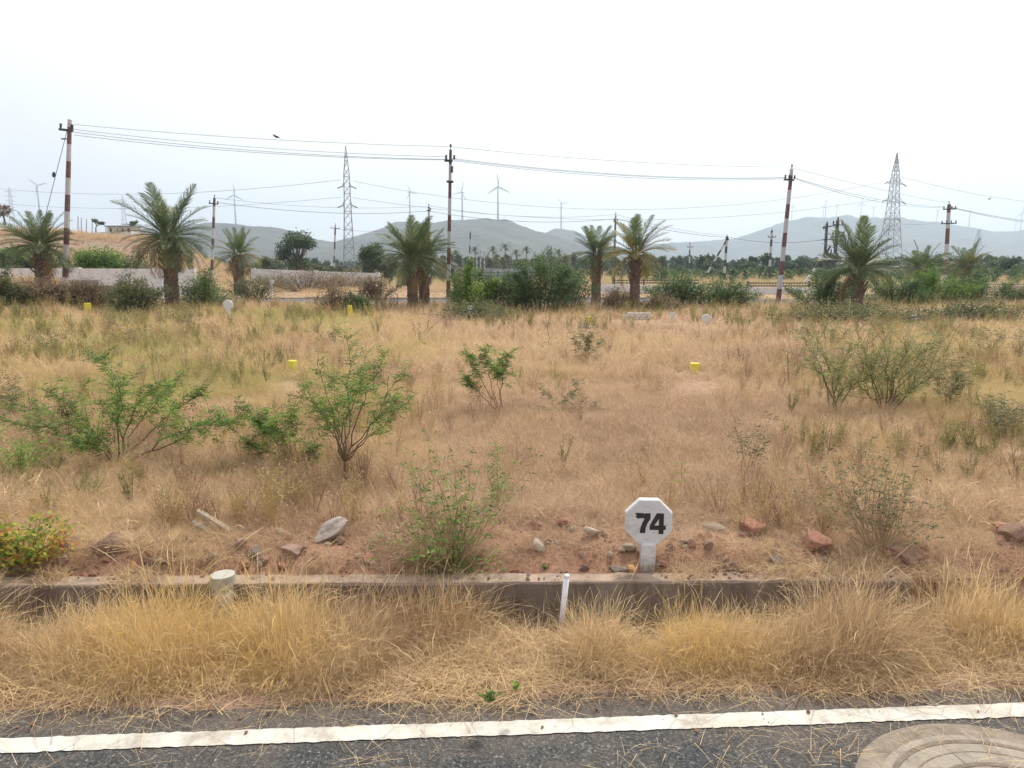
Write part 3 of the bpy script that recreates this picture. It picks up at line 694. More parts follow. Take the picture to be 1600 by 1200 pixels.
# bird on the wire
def bird(pos, label, s=1., flying=False):
    b = empty('bird', pos, label, 'bird')
    m = MB(); m.tube([(-.09, 0, .055), (-.07, 0, .07), (-.02, 0, .085), (.03, 0, .105), (.06, 0, .135), (.085, 0, .14), (.11, 0, .135)],
                     [.004, .018, .038, .034, .024, .02, .003], 8); o = m.obj('body', M['darkmetal'], b, True); o.scale = (s,)*3
    m = MB()
    if flying:
        for q in (-1, 1): m.add([(0, 0, .1), (.05, q*.16, .16), (-.03, q*.17, .15), (-.05, 0, .09)], [(0, 1, 2, 3)])
    else:
        for q in (-1, 1): m.add([(.04, q*.03, .12), (-.02, q*.042, .09), (-.13, q*.012, .045), (-.05, q*.036, .11)], [(0, 1, 2, 3)])
    o = m.obj('wings', M['black'], b); o.scale = (s,)*3
    m = MB(); m.add([(-.08, .012, .06), (-.08, -.012, .06), (-.19, -.018, .02), (-.19, .018, .02)], [(0, 1, 2, 3)]); o = m.obj('tail', M['black'], b); o.scale = (s,)*3
    return b
def on_wire(px): 
    a, b = At(111, 194, YP1), At(701, 229, YP2); t = (px-111)/590
    return a.lerp(b, t)-Vector((0, 0, .12*4*t*(1-t)-.008))
bd = bird(on_wire(428), 'small dark bird perched on the topmost wire', 1.1); bd.rotation_euler = (0, 0, math.pi+.3)
bird(At(1546, 313, 60), 'small dark bird flying in the white sky at right', 1.2, True)

# ---- palms
def frond_mesh(seed, droop, mat, nl=44, wid=.0125, leaflen=.27):
    r = random.Random(seed); m = MB()
    n = 14; pts = []; th = 0.; x = z = 0.
    for i in range(n+1):
        t = i/n; pts.append(Vector((x, .02*math.sin(3*t+seed), z)))
        ang = -droop*(t**1.4); x += math.cos(ang)/n; z += math.sin(ang)/n
    m.tube(pts, [.014*(1-t/n)+.003 for t in range(n+1)], 4, tone=.7)
    def at(t):
        f = t*n; i = min(n-1, int(f)); return pts[i].lerp(pts[i+1], f-i), (pts[i+1]-pts[i]).normalized()
    for k in range(nl):
        t = .12+.88*(k/(nl-1))
        P, d = at(t); up = Vector((0, 1, 0)).cross(d).normalized()*-1
        if up.z < 0: up = -up
        L = leaflen*(math.sin(math.pi*min(1, (t*.86+.12)))**.6)*r.uniform(.8, 1.1)
        for s in (-1, 1):
            side = Vector((0, s, 0))
            v = (side*r.uniform(.75, .95)+d*(.65+.5*t)+up*r.uniform(.0, .55)).normalized()
            w = wid*r.uniform(.8, 1.2)
            a = P; b = P+v*L*.55; c = P+v*L+Vector((0, 0, -.12*L*(1+r.random())))
            nrm = v.cross(up).normalized()*w*.5
            m.add([a-nrm*.6, a+nrm*.6, b+nrm, b-nrm, c], [(0, 1, 2, 3), (3, 2, 4)], r.random()*.85)
    return m.mesh('frond', mat)
FR = [frond_mesh(1, .35, M['palm']), frond_mesh(2, .6, M['palm']), frond_mesh(3, .85, M['palm']), frond_mesh(4, .95, M['palm']), frond_mesh(5, 1.15, M['palm'])]
FRY = [frond_mesh(6, .7, M['palmyellow']), frond_mesh(7, 1.2, M['palmyellow'])]
FRD = [frond_mesh(8, 1.7, M['palmdry'], 30)]
def palm_trunk(h, r0, r1, seed, skirt=.0):
    rr = random.Random(seed); n = 22; ns = max(10, int(h/.055)); vs = []; fs = []
    for i in range(ns+1):
        t = i/ns; z = -.15+(h+.15)*t; rad = r0+(r1-r0)*t+.05*max(0, .12-t)/.12+skirt*max(0, t-.75)
        for k in range(n):
            th = 2*math.pi*k/n
            b = .16 if (k+ (i//1)) % 2 == 0 else -.06
            b = b*(1 if (i % 2) else .3)+rr.uniform(-.07, .09)
            vs.append((math.cos(th)*rad*(1+b), math.sin(th)*rad*(1+b), z+rr.uniform(-.012, .012)))
    for i in range(ns):
        for k in range(n): fs.append((i*n+k, i*n+(k+1) % n, (i+1)*n+(k+1) % n, (i+1)*n+k))
    m = MB(); m.add(vs, fs); return m.mesh('trunk', M['bark'])
def palm(px, by, Y, crown_py, rpx, label, nf=44, seed=0, tw=22, yellow=.08, dry=2, up=1., asym=0., group='date palms along the second road', lo=-20):
    z = hz(*(At(px, by, Y).x, Y)); base = At(px, by, Y); base.z = min(base.z, z+.05) if abs(base.z-z) < .6 else base.z
    cz = At(px, crown_py, Y).z; h = cz-base.z; r = rpx*Y/FPX
    t = empty('palm_tree', base, label, 'palm tree', group)
    rr = random.Random(seed*7+1); w = tw*Y/FPX/2
    link('trunk', palm_trunk(h, w, w*.88, seed, w*.25), t)
    for k in range(nf):
        u = (k+.5)/nf
        if rr.random() < .05: continue
        el = math.radians(82-(82-lo)*u**.85+rr.uniform(-12, 12)); az = k*2.39996+rr.uniform(-.45, .45)
        idx = 0 if u < .18 else 1 if u < .4 else 2 if u < .62 else 3 if u < .85 else 4
        me = FR[idx]
        if rr.random() < yellow*(.4+u*1.4): me = FRY[0 if u < .5 else 1]
        L = r*rr.uniform(.78, 1.06)*(1-.12*abs(u-.4)+asym*math.cos(az))
        if u < .25: L *= up
        R = Matrix.Rotation(az, 3, 'Z') @ Matrix.Rotation(-el, 3, 'Y') @ Matrix.Rotation(rr.uniform(-.5, .5), 3, 'X')
        link('frond', me, t, (math.cos(az)*w*.5, math.sin(az)*w*.5, h-.05+.12*(1-u)*r), R.to_euler(), L)
    for k in range(dry):
        az = rr.uniform(0, 6.28); R = Matrix.Rotation(az, 3, 'Z') @ Matrix.Rotation(math.radians(38), 3, 'Y')
        link('dry_frond', FRD[0], t, (math.cos(az)*w*.8, math.sin(az)*w*.8, h-.15), R.to_euler(), r*.85)
    b = MB()
    for k in range(26):       # cut leaf stubs below the crown
        az = k*2.4; zz = h-.06-.022*k*r; 
        b.bar((math.cos(az)*w*.8, math.sin(az)*w*.8, zz-.1*r), (math.cos(az)*w*1.7, math.sin(az)*w*1.7, zz+.06*r), .05*r, .03*r)
    b.obj('leaf_stubs', M['bark'], t)
    return t
palm(68, 447, 28, 384, 62, 'dark palm on the raised bank left of the stayed banded pole', 48, 1, tw=20, yellow=.02)
palm(270, 478, 27.5, 372, 74, 'largest palm with a wide crown and scaly trunk at left', 54, 2, tw=20, yellow=.12, dry=3, up=1.12, lo=-36)
palm(374, 446, 42, 397, 40, 'small palm with hanging dry fronds behind the left scrub', 36, 3, tw=16, dry=6)
palm(645, 481, 27.5, 402, 66, 'front one of two palms growing close together left of the central pole', 50, 4, tw=16, yellow=.02)
palm(663, 476, 29.5, 404, 56, 'rear one of two palms growing close together left of the central pole', 46, 5, tw=16, yellow=.15)
palm(931, 474, 30, 398, 48, 'dark green palm left of the yellowing palm', 44, 6, tw=14, yellow=.08)
palm(991, 492, 26.5, 398, 62, 'yellowing palm with a bare scaly trunk beside the low brick stack', 38, 7, tw=15, yellow=.55, dry=1, up=1.1, lo=-15)
palm(1337, 499, 25.5, 420, 72, 'grey green palm with a stout trunk in front of the right hedge', 50, 8, tw=17, yellow=.02, up=1.15, lo=-14)
palm(1436, 470, 42, 421, 44, 'half hidden palm with an open top behind the right hedge', 38, 9, tw=12, yellow=.2)
palm(1507, 470, 45, 417, 42, 'half hidden palm right of the pole over the hedge', 38, 10, tw=12, yellow=.02)

# ---- generic shrub: stems given by their ends, side twigs, pinnate sprays of small leaves
def basis(d):
    d = d.normalized(); a = d.cross(Vector((0, 0, 1)))
    if a.length < .1: a = Vector((1, 0, 0))
    a.normalize(); return d, a, a.cross(d).normalized()
def add_leaflet(m, p, v, L, w, tone):
    _, a, u = basis(v); th = rnd.uniform(-.9, .9); s = (a*math.cos(th)+u*math.sin(th))*w*.5
    m.add([p, p+v*L*.5+s, p+v*L, p+v*L*.5-s], [(0, 1, 2, 3)], tone)
def spray(m, p, d, L, leaf, rr, n=5, tone=None):
    """a compound leaf: a short axis with leaflets on both sides"""
    d, a, u = basis(d)
    if tone is None: tone = rr.random()
    for k in range(n):
        q = p+d*L*(k+.6)/n+Vector((0, 0, -.25*L*((k+.6)/n)**2))
        for s in (-1, 1):
            v = (a*s+d*.5+u*rr.uniform(-.4, .4)).normalized()
            add_leaflet(m, q, v, leaf*rr.uniform(.6, 1.2), leaf*.36, min(1, max(0, tone+rr.uniform(-.25, .25))))
def curve_pts(a, b, bow, n=7):
    mid = a.lerp(b, .5)+bow; out = []
    for i in range(n+1):
        t = i/n; out.append(a*(1-t)**2+mid*2*t*(1-t)+b*t*t)
    return out
def shrub(base, ends, label, cat='shrub', name='shrub', leaf=.022, dens=26, spread=.28, r0=.012, seed=1, fork=0., extra=0, lmat='leaf', smat='stem', leafstart=.35, twigs=9, arch=.15, group=None, sprayL=.08, nleaf=4, clump=1.):
    rr = random.Random(seed); t = empty(name, base, label, cat, group)
    st = MB(); lf = MB(); O = Vector((0, 0, 0))
    dens *= 2.0; leaf *= 1.25; r0 *= .66;
    ends = list(ends)
    for k in range(extra):
        e0, e1 = rr.choice(ends[:len(ends)-k]), rr.choice(ends[:len(ends)-k])
        ends.append(base+(e0.lerp(e1, rr.random())-base)*rr.uniform(.55, 1.08)+Vector((rr.uniform(-.12, .12), rr.uniform(-.15, .25), -rr.random()**2*.12)))
    twigs = int(twigs*1.35) if dens > 0 else twigs
    F = Vector((0, 0, fork))
    if fork: st.tube([(0, 0, -.05), (0, 0, fork*.5), (0, 0, fork*1.08)], [r0*1.9, r0*1.6, r0*1.4], 7)
    for e in ends:
        E = e-base; bow = Vector((rr.uniform(-.1, .1), rr.uniform(-.1, .1), arch))*E.length
        pts = curve_pts(F if fork else O+Vector((rr.uniform(-.03, .03), rr.uniform(-.03, .03), -.05)), E, bow, 8)
        for i in range(1, len(pts)): pts[i] = pts[i]+Vector((rr.uniform(-1, 1), rr.uniform(-1, 1), rr.uniform(-1, 1)))*E.length*.026
        st.tube(pts, [r0*(1-.85*i/8) for i in range(9)], 5)
        if dens > 12:
            for k in range(int(dens*.9)):
                u = leafstart+(1.02-leafstart)*rr.random()**.8; f = min(u, .999)*8; i = min(7, int(f)); P = pts[i].lerp(pts[i+1], f-i)
                dv = Vector((rr.uniform(-1, 1), rr.uniform(-1, 1), rr.uniform(-.6, .8))).normalized(); spray(lf, P, dv, sprayL, leaf, rr, nleaf, tone=rr.random()*.8)
        for k in range(twigs):
            u = leafstart+(1-leafstart)*(k+.5+rr.uniform(-.4, .4))/twigs; u = min(.99, u)
            f = u*8; i = min(7, int(f)); P = pts[i].lerp(pts[i+1], f-i); d = (pts[i+1]-pts[i]).normalized()
            tw = (d*rr.uniform(.3, 1)+Vector((rr.uniform(-1, 1), rr.uniform(-1, 1), rr.uniform(-.5, .8)))).normalized()
            TL = spread*rr.uniform(.35, 1)*(1.15-.6*u)
            tp = curve_pts(P, P+tw*TL, Vector((0, 0, rr.uniform(-.05, .12)*TL)), 3)
            st.tube(tp, [r0*.35, r0*.28, r0*.2, r0*.12], 3)
            tone = rr.random()
            for q in range(int(dens*TL/spread*rr.uniform(.5, 1.2)*clump/4)+(1 if dens > 0 else 0)):
                uu = rr.uniform(.15, 1.05); pp = tp[0].lerp(tp[-1], min(uu, 1))
                dv = (tw*.6+Vector((rr.uniform(-1, 1), rr.uniform(-1, 1), rr.uniform(-.5, .6)))).normalized()
                spray(lf, pp, dv, sprayL, leaf, rr, nleaf, tone=min(1, max(0, tone+rr.uniform(-.2, .2))))
    st.obj('stems', M[smat], t); o = lf.obj('foliage', M[lmat], t)
    return t
def E(px, py, Y): return At(px, py, Y)
def bpt(px, py):
    return onG(px, py)
# B1 sprawling shrub at left
b = bpt(185, 722); Yb = b.y
shrub(b, [E(8, 655, Yb+.3), E(35, 640, Yb+.9), E(75, 612, Yb+.2), E(160, 552, Yb+1.0), E(190, 600, Yb-.5), E(240, 600, Yb+.4), E(320, 610, Yb+.5), E(430, 640, Yb-.1), E(370, 660, Yb-.4), E(280, 590, Yb+1.3), E(120, 690, Yb-.5)],
      'sprawling green thorn shrub with long low arching branches at left', seed=11, spread=.34, dens=34, twigs=12, r0=.012, leafstart=.32, leaf=.024)
b = bpt(540, 764); Yb = b.y
shrub(b, [E(548, 525, Yb+.1), E(597, 545, Yb+.3), E(632, 580, Yb), E(625, 620, Yb-.3), E(495, 562, Yb+.2), E(480, 610, Yb-.2), E(565, 585, Yb-.4), E(520, 590, Yb+.5), E(645, 625, Yb+.3), E(575, 560, Yb+.5), E(500, 640, Yb+.3)],
      'upright green thorn sapling with a single forking stem', seed=12, spread=.24, dens=19, twigs=9, r0=.0095, leafstart=.38, leaf=.021, arch=.03, fork=.20)
b = bpt(470, 735); Yb = b.y
shrub(b, [E(378, 640, Yb), E(400, 655, Yb+.3), E(455, 640, Yb+.1), E(425, 660, Yb-.2), E(490, 700, Yb-.1), E(380, 690, Yb)],
      'low green thorn shrub leaning left beside the upright sapling', seed=13, spread=.18, dens=30, twigs=8, r0=.008, leafstart=.45, leaf=.021)
b = bpt(785, 646); Yb = b.y
shrub(b, [E(735, 552, Yb), E(758, 548, Yb+.2), E(790, 550, Yb+.1), E(775, 570, Yb-.1), E(728, 590, Yb)],
      'small flat topped green bush in the middle of the straw field', seed=14, spread=.26, dens=28, twigs=8, r0=.010, leafstart=.62, leaf=.026, arch=.05)
b = bpt(1303, 642); Yb = b.y
shrub(b, [E(1262, 560, Yb), E(1290, 555, Yb+.4), E(1330, 545, Yb-.2), E(1350, 580, Yb), E(1240, 515, Yb+.8), E(1320, 600, Yb-.3)],
      'thin leaning thorn bush with a curved stem at right', seed=15, spread=.60, dens=18, twigs=9, r0=.014, leafstart=.42, leaf=.024, lmat='leafpale', sprayL=.1)
b = bpt(1385, 644); Yb = b.y
shrub(b, [E(1340, 520, Yb), E(1380, 510, Yb+.4), E(1420, 535, Yb), E(1480, 548, Yb+.3), E(1455, 585, Yb-.3), E(1490, 520, Yb+.9), E(1330, 590, Yb-.2), E(1360, 560, Yb-.2), E(1460, 520, Yb+.7), E(1400, 560, Yb+.2)],
      'wide airy thorn bush of several straight stems at right', seed=16, spread=.75, dens=20, twigs=10, r0=.014, leafstart=.36, leaf=.024, lmat='leafpale', sprayL=.1, arch=.03)
b = bpt(1292, 552); Yb = b.y
shrub(b, [E(1255, 512, Yb), E(1290, 502, Yb), E(1325, 515, Yb), E(1300, 515, Yb+.5)], 'small thorn bush behind the curved stemmed bush at right', seed=17, spread=.45, dens=14, twigs=8, lmat='leafpale', leaf=.028)
# stalky dry shrubs near the kerb
b = bpt(712, 893); Yb = b.y
shrub(b, [E(612, 690, Yb+.2), E(640, 720, Yb-.1), E(668, 672, Yb+.2), E(690, 655, Yb+.3), E(720, 760, Yb-.2), E(745, 690, Yb), E(775, 695, Yb+.2), E(800, 770, Yb), E(590, 840, Yb-.2), E(600, 800, Yb), E(760, 790, Yb-.2), E(570, 860, Yb-.1), E(830, 690, Yb+.4), E(650, 800, Yb-.2), E(700, 720, Yb+.5)],
      'straggly half dry shrub of thin stalks with few green leaves above the kerb', seed=18, extra=30, spread=.12, dens=1.7, twigs=7, r0=.0060, leafstart=.3, leaf=.024, smat='stemdry', arch=.12, nleaf=2, sprayL=.04)
shrub(bpt(778, 800), [E(775, 700, bpt(778, 800).y), E(760, 730, bpt(778, 800).y), E(790, 745, bpt(778, 800).y)], 'narrow upright green twig standing behind the straggly dry shrub', seed=19, spread=.05, dens=9, twigs=6, r0=.005, leafstart=.2, leaf=.016)
shrub(bpt(690, 896), [E(640, 885, Yb), E(660, 872, Yb), E(720, 868, Yb), E(740, 880, Yb), E(700, 860, Yb), E(780, 868, Yb)], 'low dark green weed at the foot of the dry shrub', seed=20, spread=.09, dens=8, twigs=4, r0=.004, leafstart=.2, leaf=.022, nleaf=2)
b = bpt(1372, 862); Yb = b.y
shrub(b, [E(x, y, Yb+dy) for x, y, dy in ((1262, 700, .2), (1280, 690, .4), (1300, 700, 0), (1318, 680, .3), (1345, 665, .4), (1360, 690, 0), (1378, 700, .2), (1415, 690, .1), (1440, 700, .3), (1480, 770, .2), (1500, 790, 0), (1250, 760, 0), (1400, 660, .5), (1290, 760, -.1), (1450, 780, -.1))],
      'wide fan of dry golden stalks with few leaves above the kerb end', seed=21, extra=34, spread=.12, dens=2.6, twigs=7, r0=.0050, leafstart=.35, leaf=.02, smat='stemdry', lmat='leafolive', arch=.02, nleaf=2, sprayL=.04)
b = bpt(1168, 748); Yb = b.y
shrub(b, [E(1142, 660, Yb), E(1160, 680, Yb+.2), E(1190, 672, Yb), E(1210, 650, Yb+.2), E(1185, 700, Yb)], 'thin bare stemmed weed with few leaves behind the numbered marker', seed=22, spread=.12, dens=7, twigs=6, r0=.006, leafstart=.4, leaf=.022, lmat='leafolive', nleaf=2, smat='stemdry')
b = bpt(1228, 604); Yb = b.y
shrub(b, [E(1230, 545, Yb), E(1226, 575, Yb)], 'single dead upright stick in the straw field', seed=23, spread=.06, dens=0, twigs=3, r0=.014, lmat='leafdry', cat='stick', name='dead_stick')
# seedling with four leaf pairs
def seedling():
    b = bpt(1063, 770); Y = b.y; t = empty('seedling', b, 'small green seedling with paired leaves on one stalk', 'seedling')
    h = E(1062, 722, Y).z-b.z
    m = MB(); m.tube([(0, 0, -.02), (.005, 0, h*.5), (-.002, 0, h)], [.004, .003, .002], 5); m.obj('stem', M['stemdry'], t)
    for k, u in enumerate((.35, .62, .9)):
        for s in (-1, 1):
            m = MB(); z = h*u; L = .062
            m.add([(0, 0, z), (s*L*.4, -.012, z+.012), (s*L, -.0, z+.012+(.01 if u > .8 else -.003)), (s*L*.4, .012, z+.012)], [(0, 1, 2, 3)], .8)
            m.obj('leaf', M['leaf'], t)
seedling()
# leafy plants on the left
def leafy(px, py, w, hgt, label, lmat, seed, n=420, leaf=.035, name='leafy_plant', tone=None, ns=14):
    b = bpt(px, py); Y = b.y; r = w*Y/FPX/2; h = hgt*Y/FPX; rr = random.Random(seed)
    t = empty(name, b, label, 'plant'); st = MB(); lf = MB()
    for k in range(ns):
        az = rr.uniform(0, 6.28); q = rr.random()**.6; e = Vector((math.cos(az)*r*q, math.sin(az)*r*q*.8, h*(1-.45*q)*rr.uniform(.75, 1.05)))
        pts = curve_pts(Vector((0, 0, -.02)), e, Vector((0, 0, .1*h)), 5); st.tube(pts, [.004, .004, .003, .003, .002, .0015], 4)
        tn = rr.random()
        for j in range(n//ns):
            u = rr.uniform(.25, 1); f = u*5; i = min(4, int(f)); P = pts[i].lerp(pts[i+1], f-i)
            P = P+Vector((rr.gauss(0, 1), rr.gauss(0, 1), rr.gauss(0, .6)))*r*.12
            v = Vector((rr.uniform(-1, 1), rr.uniform(-1, 1), rr.uniform(-.3, .7))).normalized()
            add_leaflet(lf, P, v, leaf*rr.uniform(.6, 1.2), leaf*.7, min(1, max(0, tn+rr.uniform(-.3, .3))) if tone is None else min(1, max(0, tone+rr.uniform(-.2, .2))))
    st.obj('stems', M['stemdry'], t); lf.obj('foliage', M[lmat], t); return t
leafy(48, 894, 175, 118, 'broad leaved plant with green, yellow and orange leaves near the road at left', 'leafautumn', 31, 900, .03, ns=20)
leafy(10, 890, 90, 90, 'reddening leafy plant cut by the left edge beside the kerb', 'leafautumn', 32, 300, .034, tone=.6)
leafy(32, 748, 170, 92, 'bright green weed patch left of the sprawling shrub', 'leaf', 33, 1000, .026, tone=.75, ns=22)
leafy(138, 778, 56, 36, 'compact blue green clump in the straw below the sprawling shrub', 'leafdark', 34, 420, .02, tone=.6)
leafy(90, 735, 60, 28, 'small dark green weed at the foot of the sprawling shrub', 'leafdark', 35, 160, .022)
leafy(350, 745, 60, 32, 'small drooping green sprig in the straw right of the sprawling shrub', 'leafdark', 36, 140, .02, tone=.7)
leafy(535, 812, 18, 12, 'tiny bright green sprout above the large pale rock', 'leaf', 37, 40, .02, tone=.9, ns=5)
leafy(765, 1090, 34, 12, 'small green tuft at the asphalt edge', 'leaf', 38, 130, .014, tone=.4, ns=10)
leafy(806, 1073, 20, 12, 'tiny bright green weed between verge grass and asphalt', 'leaf', 39, 50, .016, tone=.9, ns=6)
leafy(853, 888, 14, 14, 'tiny green sprout below the cream stone', 'leaf', 40, 30, .018, tone=.8, ns=4)
leafy(860, 545, 60, 16, 'low dark green weed by the thin upright stick', 'leafdark', 41, 160, .03)
leafy(455, 720, 40, 26, 'little green sprig low beside the upright sapling', 'leafdark', 42, 90, .02, tone=.6, ns=6)
shrub(bpt(918, 572), [E(x, y, bpt(918, 572).y) for x, y in ((895, 520), (905, 512), (918, 508), (930, 515), (940, 530), (900, 535), (912, 525))], 'upright yellow green broom like weed in mid field', seed=43, spread=.2, dens=16, twigs=8, r0=.006, lmat='leafolive', smat='stemdry', leafstart=.2, leaf=.022)
shrub(bpt(857, 545), [E(856, 500, bpt(857, 545).y)], 'thin upright bare stick rising from a low weed in mid field', seed=44, dens=0, twigs=2, spread=.1, r0=.012, lmat='leafdry', cat='stick', name='dead_stick')
shrub(bpt(658, 528), [E(640, 502, 15.5), E(675, 500, 15.5), E(683, 503, 15.8), E(655, 505, 15.5)], 'forked bare twigs sticking up in mid field', seed=45, dens=0, twigs=3, spread=.2, r0=.012, lmat='leafdry', cat='stick', name='dead_stick')
shrub(bpt(870, 655), [E(x, y, 8.2) for x, y in ((905, 598), (850, 610), (950, 640), (830, 640), (890, 620), (935, 655))], 'low tangle of dry twigs with yellowing leaves in the straw', seed=46, dens=8, twigs=6, spread=.25, r0=.006, lmat='leafolive', smat='stemdry', leaf=.025, arch=.3)
for i, (px, py, w, h, lm, lab) in enumerate((
    (1480, 640, 90, 90, 'leafolive', 'sparse olive weed right of the airy thorn bush'),
    (1570, 690, 110, 90, 'leafolive', 'sparse grey green weed at the right margin of the field'),
    (1560, 560, 120, 60, 'leafolive', 'olive scrub patch farther back at the right margin'),
    (70, 560, 90, 50, 'leafolive', 'yellow olive weed patch in the field below the dried scrub heap'),
    (200, 545, 80, 70, 'leafolive', 'tall yellow green weed in front of the largest palm'),
    (300, 530, 90, 60, 'leafolive', 'olive weed right of the tall yellow green weed'),
    (520, 545, 90, 40, 'leafolive', 'yellow green weed patch behind the upright sapling'),
    (20, 650, 60, 60, 'leafolive', 'thin olive weed by the tip of the sprawling shrub'))):
    b = bpt(px, py); Y = b.y
    rr = random.Random(60+i)
    shrub(b, [E(px+rr.uniform(-.5, .5)*w, py-h*rr.uniform(.5, 1), Y+rr.uniform(-.4, .4)) for _ in range(8)], lab, seed=60+i, spread=.28, dens=9, twigs=7, r0=.006, lmat=lm, smat='stemdry', leafstart=.2, leaf=.024, nleaf=3, arch=.02)

# ---- mid-distance bushes along the second road
def bush(px, by, Y, w, h, label, lmat='leafdark', seed=1, n=5200, spiky=.35, leaf=.075, name='bush', flat=1., lean=0.):
    x = At(px, by, Y).x; b = Vector((x, Y, hz(x, Y))); rx = w*Y/FPX/2*1.12; hh = (At(px, by-h, Y).z-b.z)*1.12; n = int(n*1.7); leaf *= 1.1
    rr = random.Random(seed); t = empty(name, b, label, 'bush'); st = MB(); lf = MB()
    nb = max(10, int(16*w/h*.8)); per = n//nb
    for k in range(nb):
        az = rr.uniform(0, 6.28); q = rr.random()**.55
        hgt = hh*(1-.5*q**2)*rr.uniform(.6, 1.0) if rr.random() > .2 else hh*rr.uniform(.9, 1.12)*(1-.5*q)
        e = Vector((math.cos(az)*rx*q+lean*hgt, math.sin(az)*rx*q*.7, hgt))
        shoot = rr.random() < .22
        if shoot: e = Vector((e.x*1.25, e.y*1.2, e.z*1.18))
        pts = curve_pts(Vector((math.cos(az)*rx*q*.3, math.sin(az)*rx*.2*q, -.05)), e, Vector((0, 0, hh*.12)), 6)
        st.tube(pts, [.03, .026, .022, .018, .014, .01, .006], 4); tn = rr.random()
        for j in range(per):
            u = rr.uniform(.15, 1.03)**.8; f = min(u, 1)*6; i = min(5, int(f)); P = pts[i].lerp(pts[i+1], f-i)
            sp = rx*spiky*(1.25-u)*(.25 if shoot else .6)+.04
            P = P+Vector((rr.gauss(0, 1), rr.gauss(0, 1), rr.gauss(0, .7)))*sp
            if P.z < .03: P.z = abs(P.z)*.5+.03
            v = Vector((rr.uniform(-1, 1), rr.uniform(-1, 1), rr.uniform(-.3, .8))).normalized()
            add_leaflet(lf, P, v, leaf*rr.uniform(.5, 1.2), leaf*.38, min(1, max(0, tn*.7+rr.uniform(-.1, .4))))
    st.obj('stems', M['stem'], t); lf.obj('foliage', M[lmat], t); return t
BU = [
 (845, 497, 25, 120, 104, 'tallest dark green shrub with spiky shoots in the centre of the shrub row', 'leafdark', 8000, .30),
 (792, 488, 25.5, 120, 58, 'broad green shrub filling the gap left of the tallest shrub', 'leafdark', 5200, .4),
 (735, 492, 25, 80, 74, 'bright green bush right of the tall central pole', 'leaf', 4600, .35),
 (888, 474, 27, 80, 50, 'green shrub arm reaching right from the tallest shrub', 'leafdark', 2600, .4),
 (1060, 478, 28, 90, 48, 'green shrub right of the yellowing palm', 'leafdark', 5000, .4),
 (1125, 482, 28, 100, 44, 'low spreading green shrub left of the leaning banded pole', 'leafdark', 5000, .4),
 (1285, 486, 27, 84, 66, 'spiky grey green shrub left of the stout palm', 'leafdark', 4600, .4),
 (1400, 488, 29, 90, 50, 'green shrub right of the stout palm', 'leafdark', 4600, .4),
 (1460, 488, 30, 110, 66, 'dense bright green shrub in the right hedge', 'leaf', 6500, .38),
 (1525, 484, 31, 90, 60, 'dark dense shrub at the right end of the hedge', 'leafdark', 5000, .4),
 (1590, 484, 33, 60, 36, 'low olive bush in front of the slatted fence', 'leafolive', 2600, .4),
 (60, 484, 25, 150, 42, 'dried brown scrub heap under the leftmost palm', 'leafdry', 5200, .4),
 (130, 486, 25.5, 110, 40, 'dried brown scrub heap under the stayed pole', 'leafdry', 4600, .4),
 (15, 490, 24, 70, 60, 'olive scrub at the left margin before the white wall', 'leafolive', 3200, .4),
 (205, 490, 24, 90, 56, 'grey green scrub left of the largest palm trunk', 'leafolive', 4200, .45),
 (325, 478, 27, 90, 46, 'green scrub right of the largest palm trunk', 'leafdark', 3600, .45),
 (395, 460, 34, 70, 26, 'dark scrub below the small palm', 'leafolive', 2000, .45),
 (560, 482, 25.5, 46, 26, 'dark leafed succulent like bush beside the far asphalt', 'leafdark', 1300, .35),
 (525, 482, 25.5, 66, 30, 'thin brown bush left of the dark low bush', 'leafdry', 1500, .5),
 (478, 449, 50, 130, 21, 'brown hedge in front of the white wall', 'leafdry', 2800, .5),
 (420, 449, 56, 80, 18, 'dry grey brush at the left end of the wall below the round tree', 'leafolive', 1600, .5),
 (545, 449, 56, 110, 19, 'dry brown brush in front of the right half of that wall', 'leafdry', 2200, .5),
 (590, 462, 36, 50, 26, 'grey bare bush left of the twin palms', 'leafdry', 1400, .5),
 (718, 480, 27, 44, 50, 'yellow green bush behind the tall central pole', 'leafolive', 2200, .45),
 (965, 488, 27, 60, 36, 'reddish brown dry bush between the two palms', 'leafdry', 2200, .5),
 (1035, 492, 26, 60, 26, 'dry bush right of the brick stack', 'leafdry', 1800, .5),
 (745, 498, 22, 130, 16, 'low green ground weeds below the bright green bush', 'leafolive', 2600, .5),
 (1330, 508, 21, 230, 24, 'long low green weed bank in front of the stout palm', 'leafolive', 4200, .3),
 (1520, 506, 21.5, 160, 26, 'low green weed bank in front of the right hedge', 'leafolive', 3200, .35)]
for i, (px, by, Y, w, h, lab, lm, n, sp) in enumerate(BU):
    bush(px, by, Y, w, h, lab, lm, 100+i, n, sp, leaf=.085 if Y < 35 else .12)

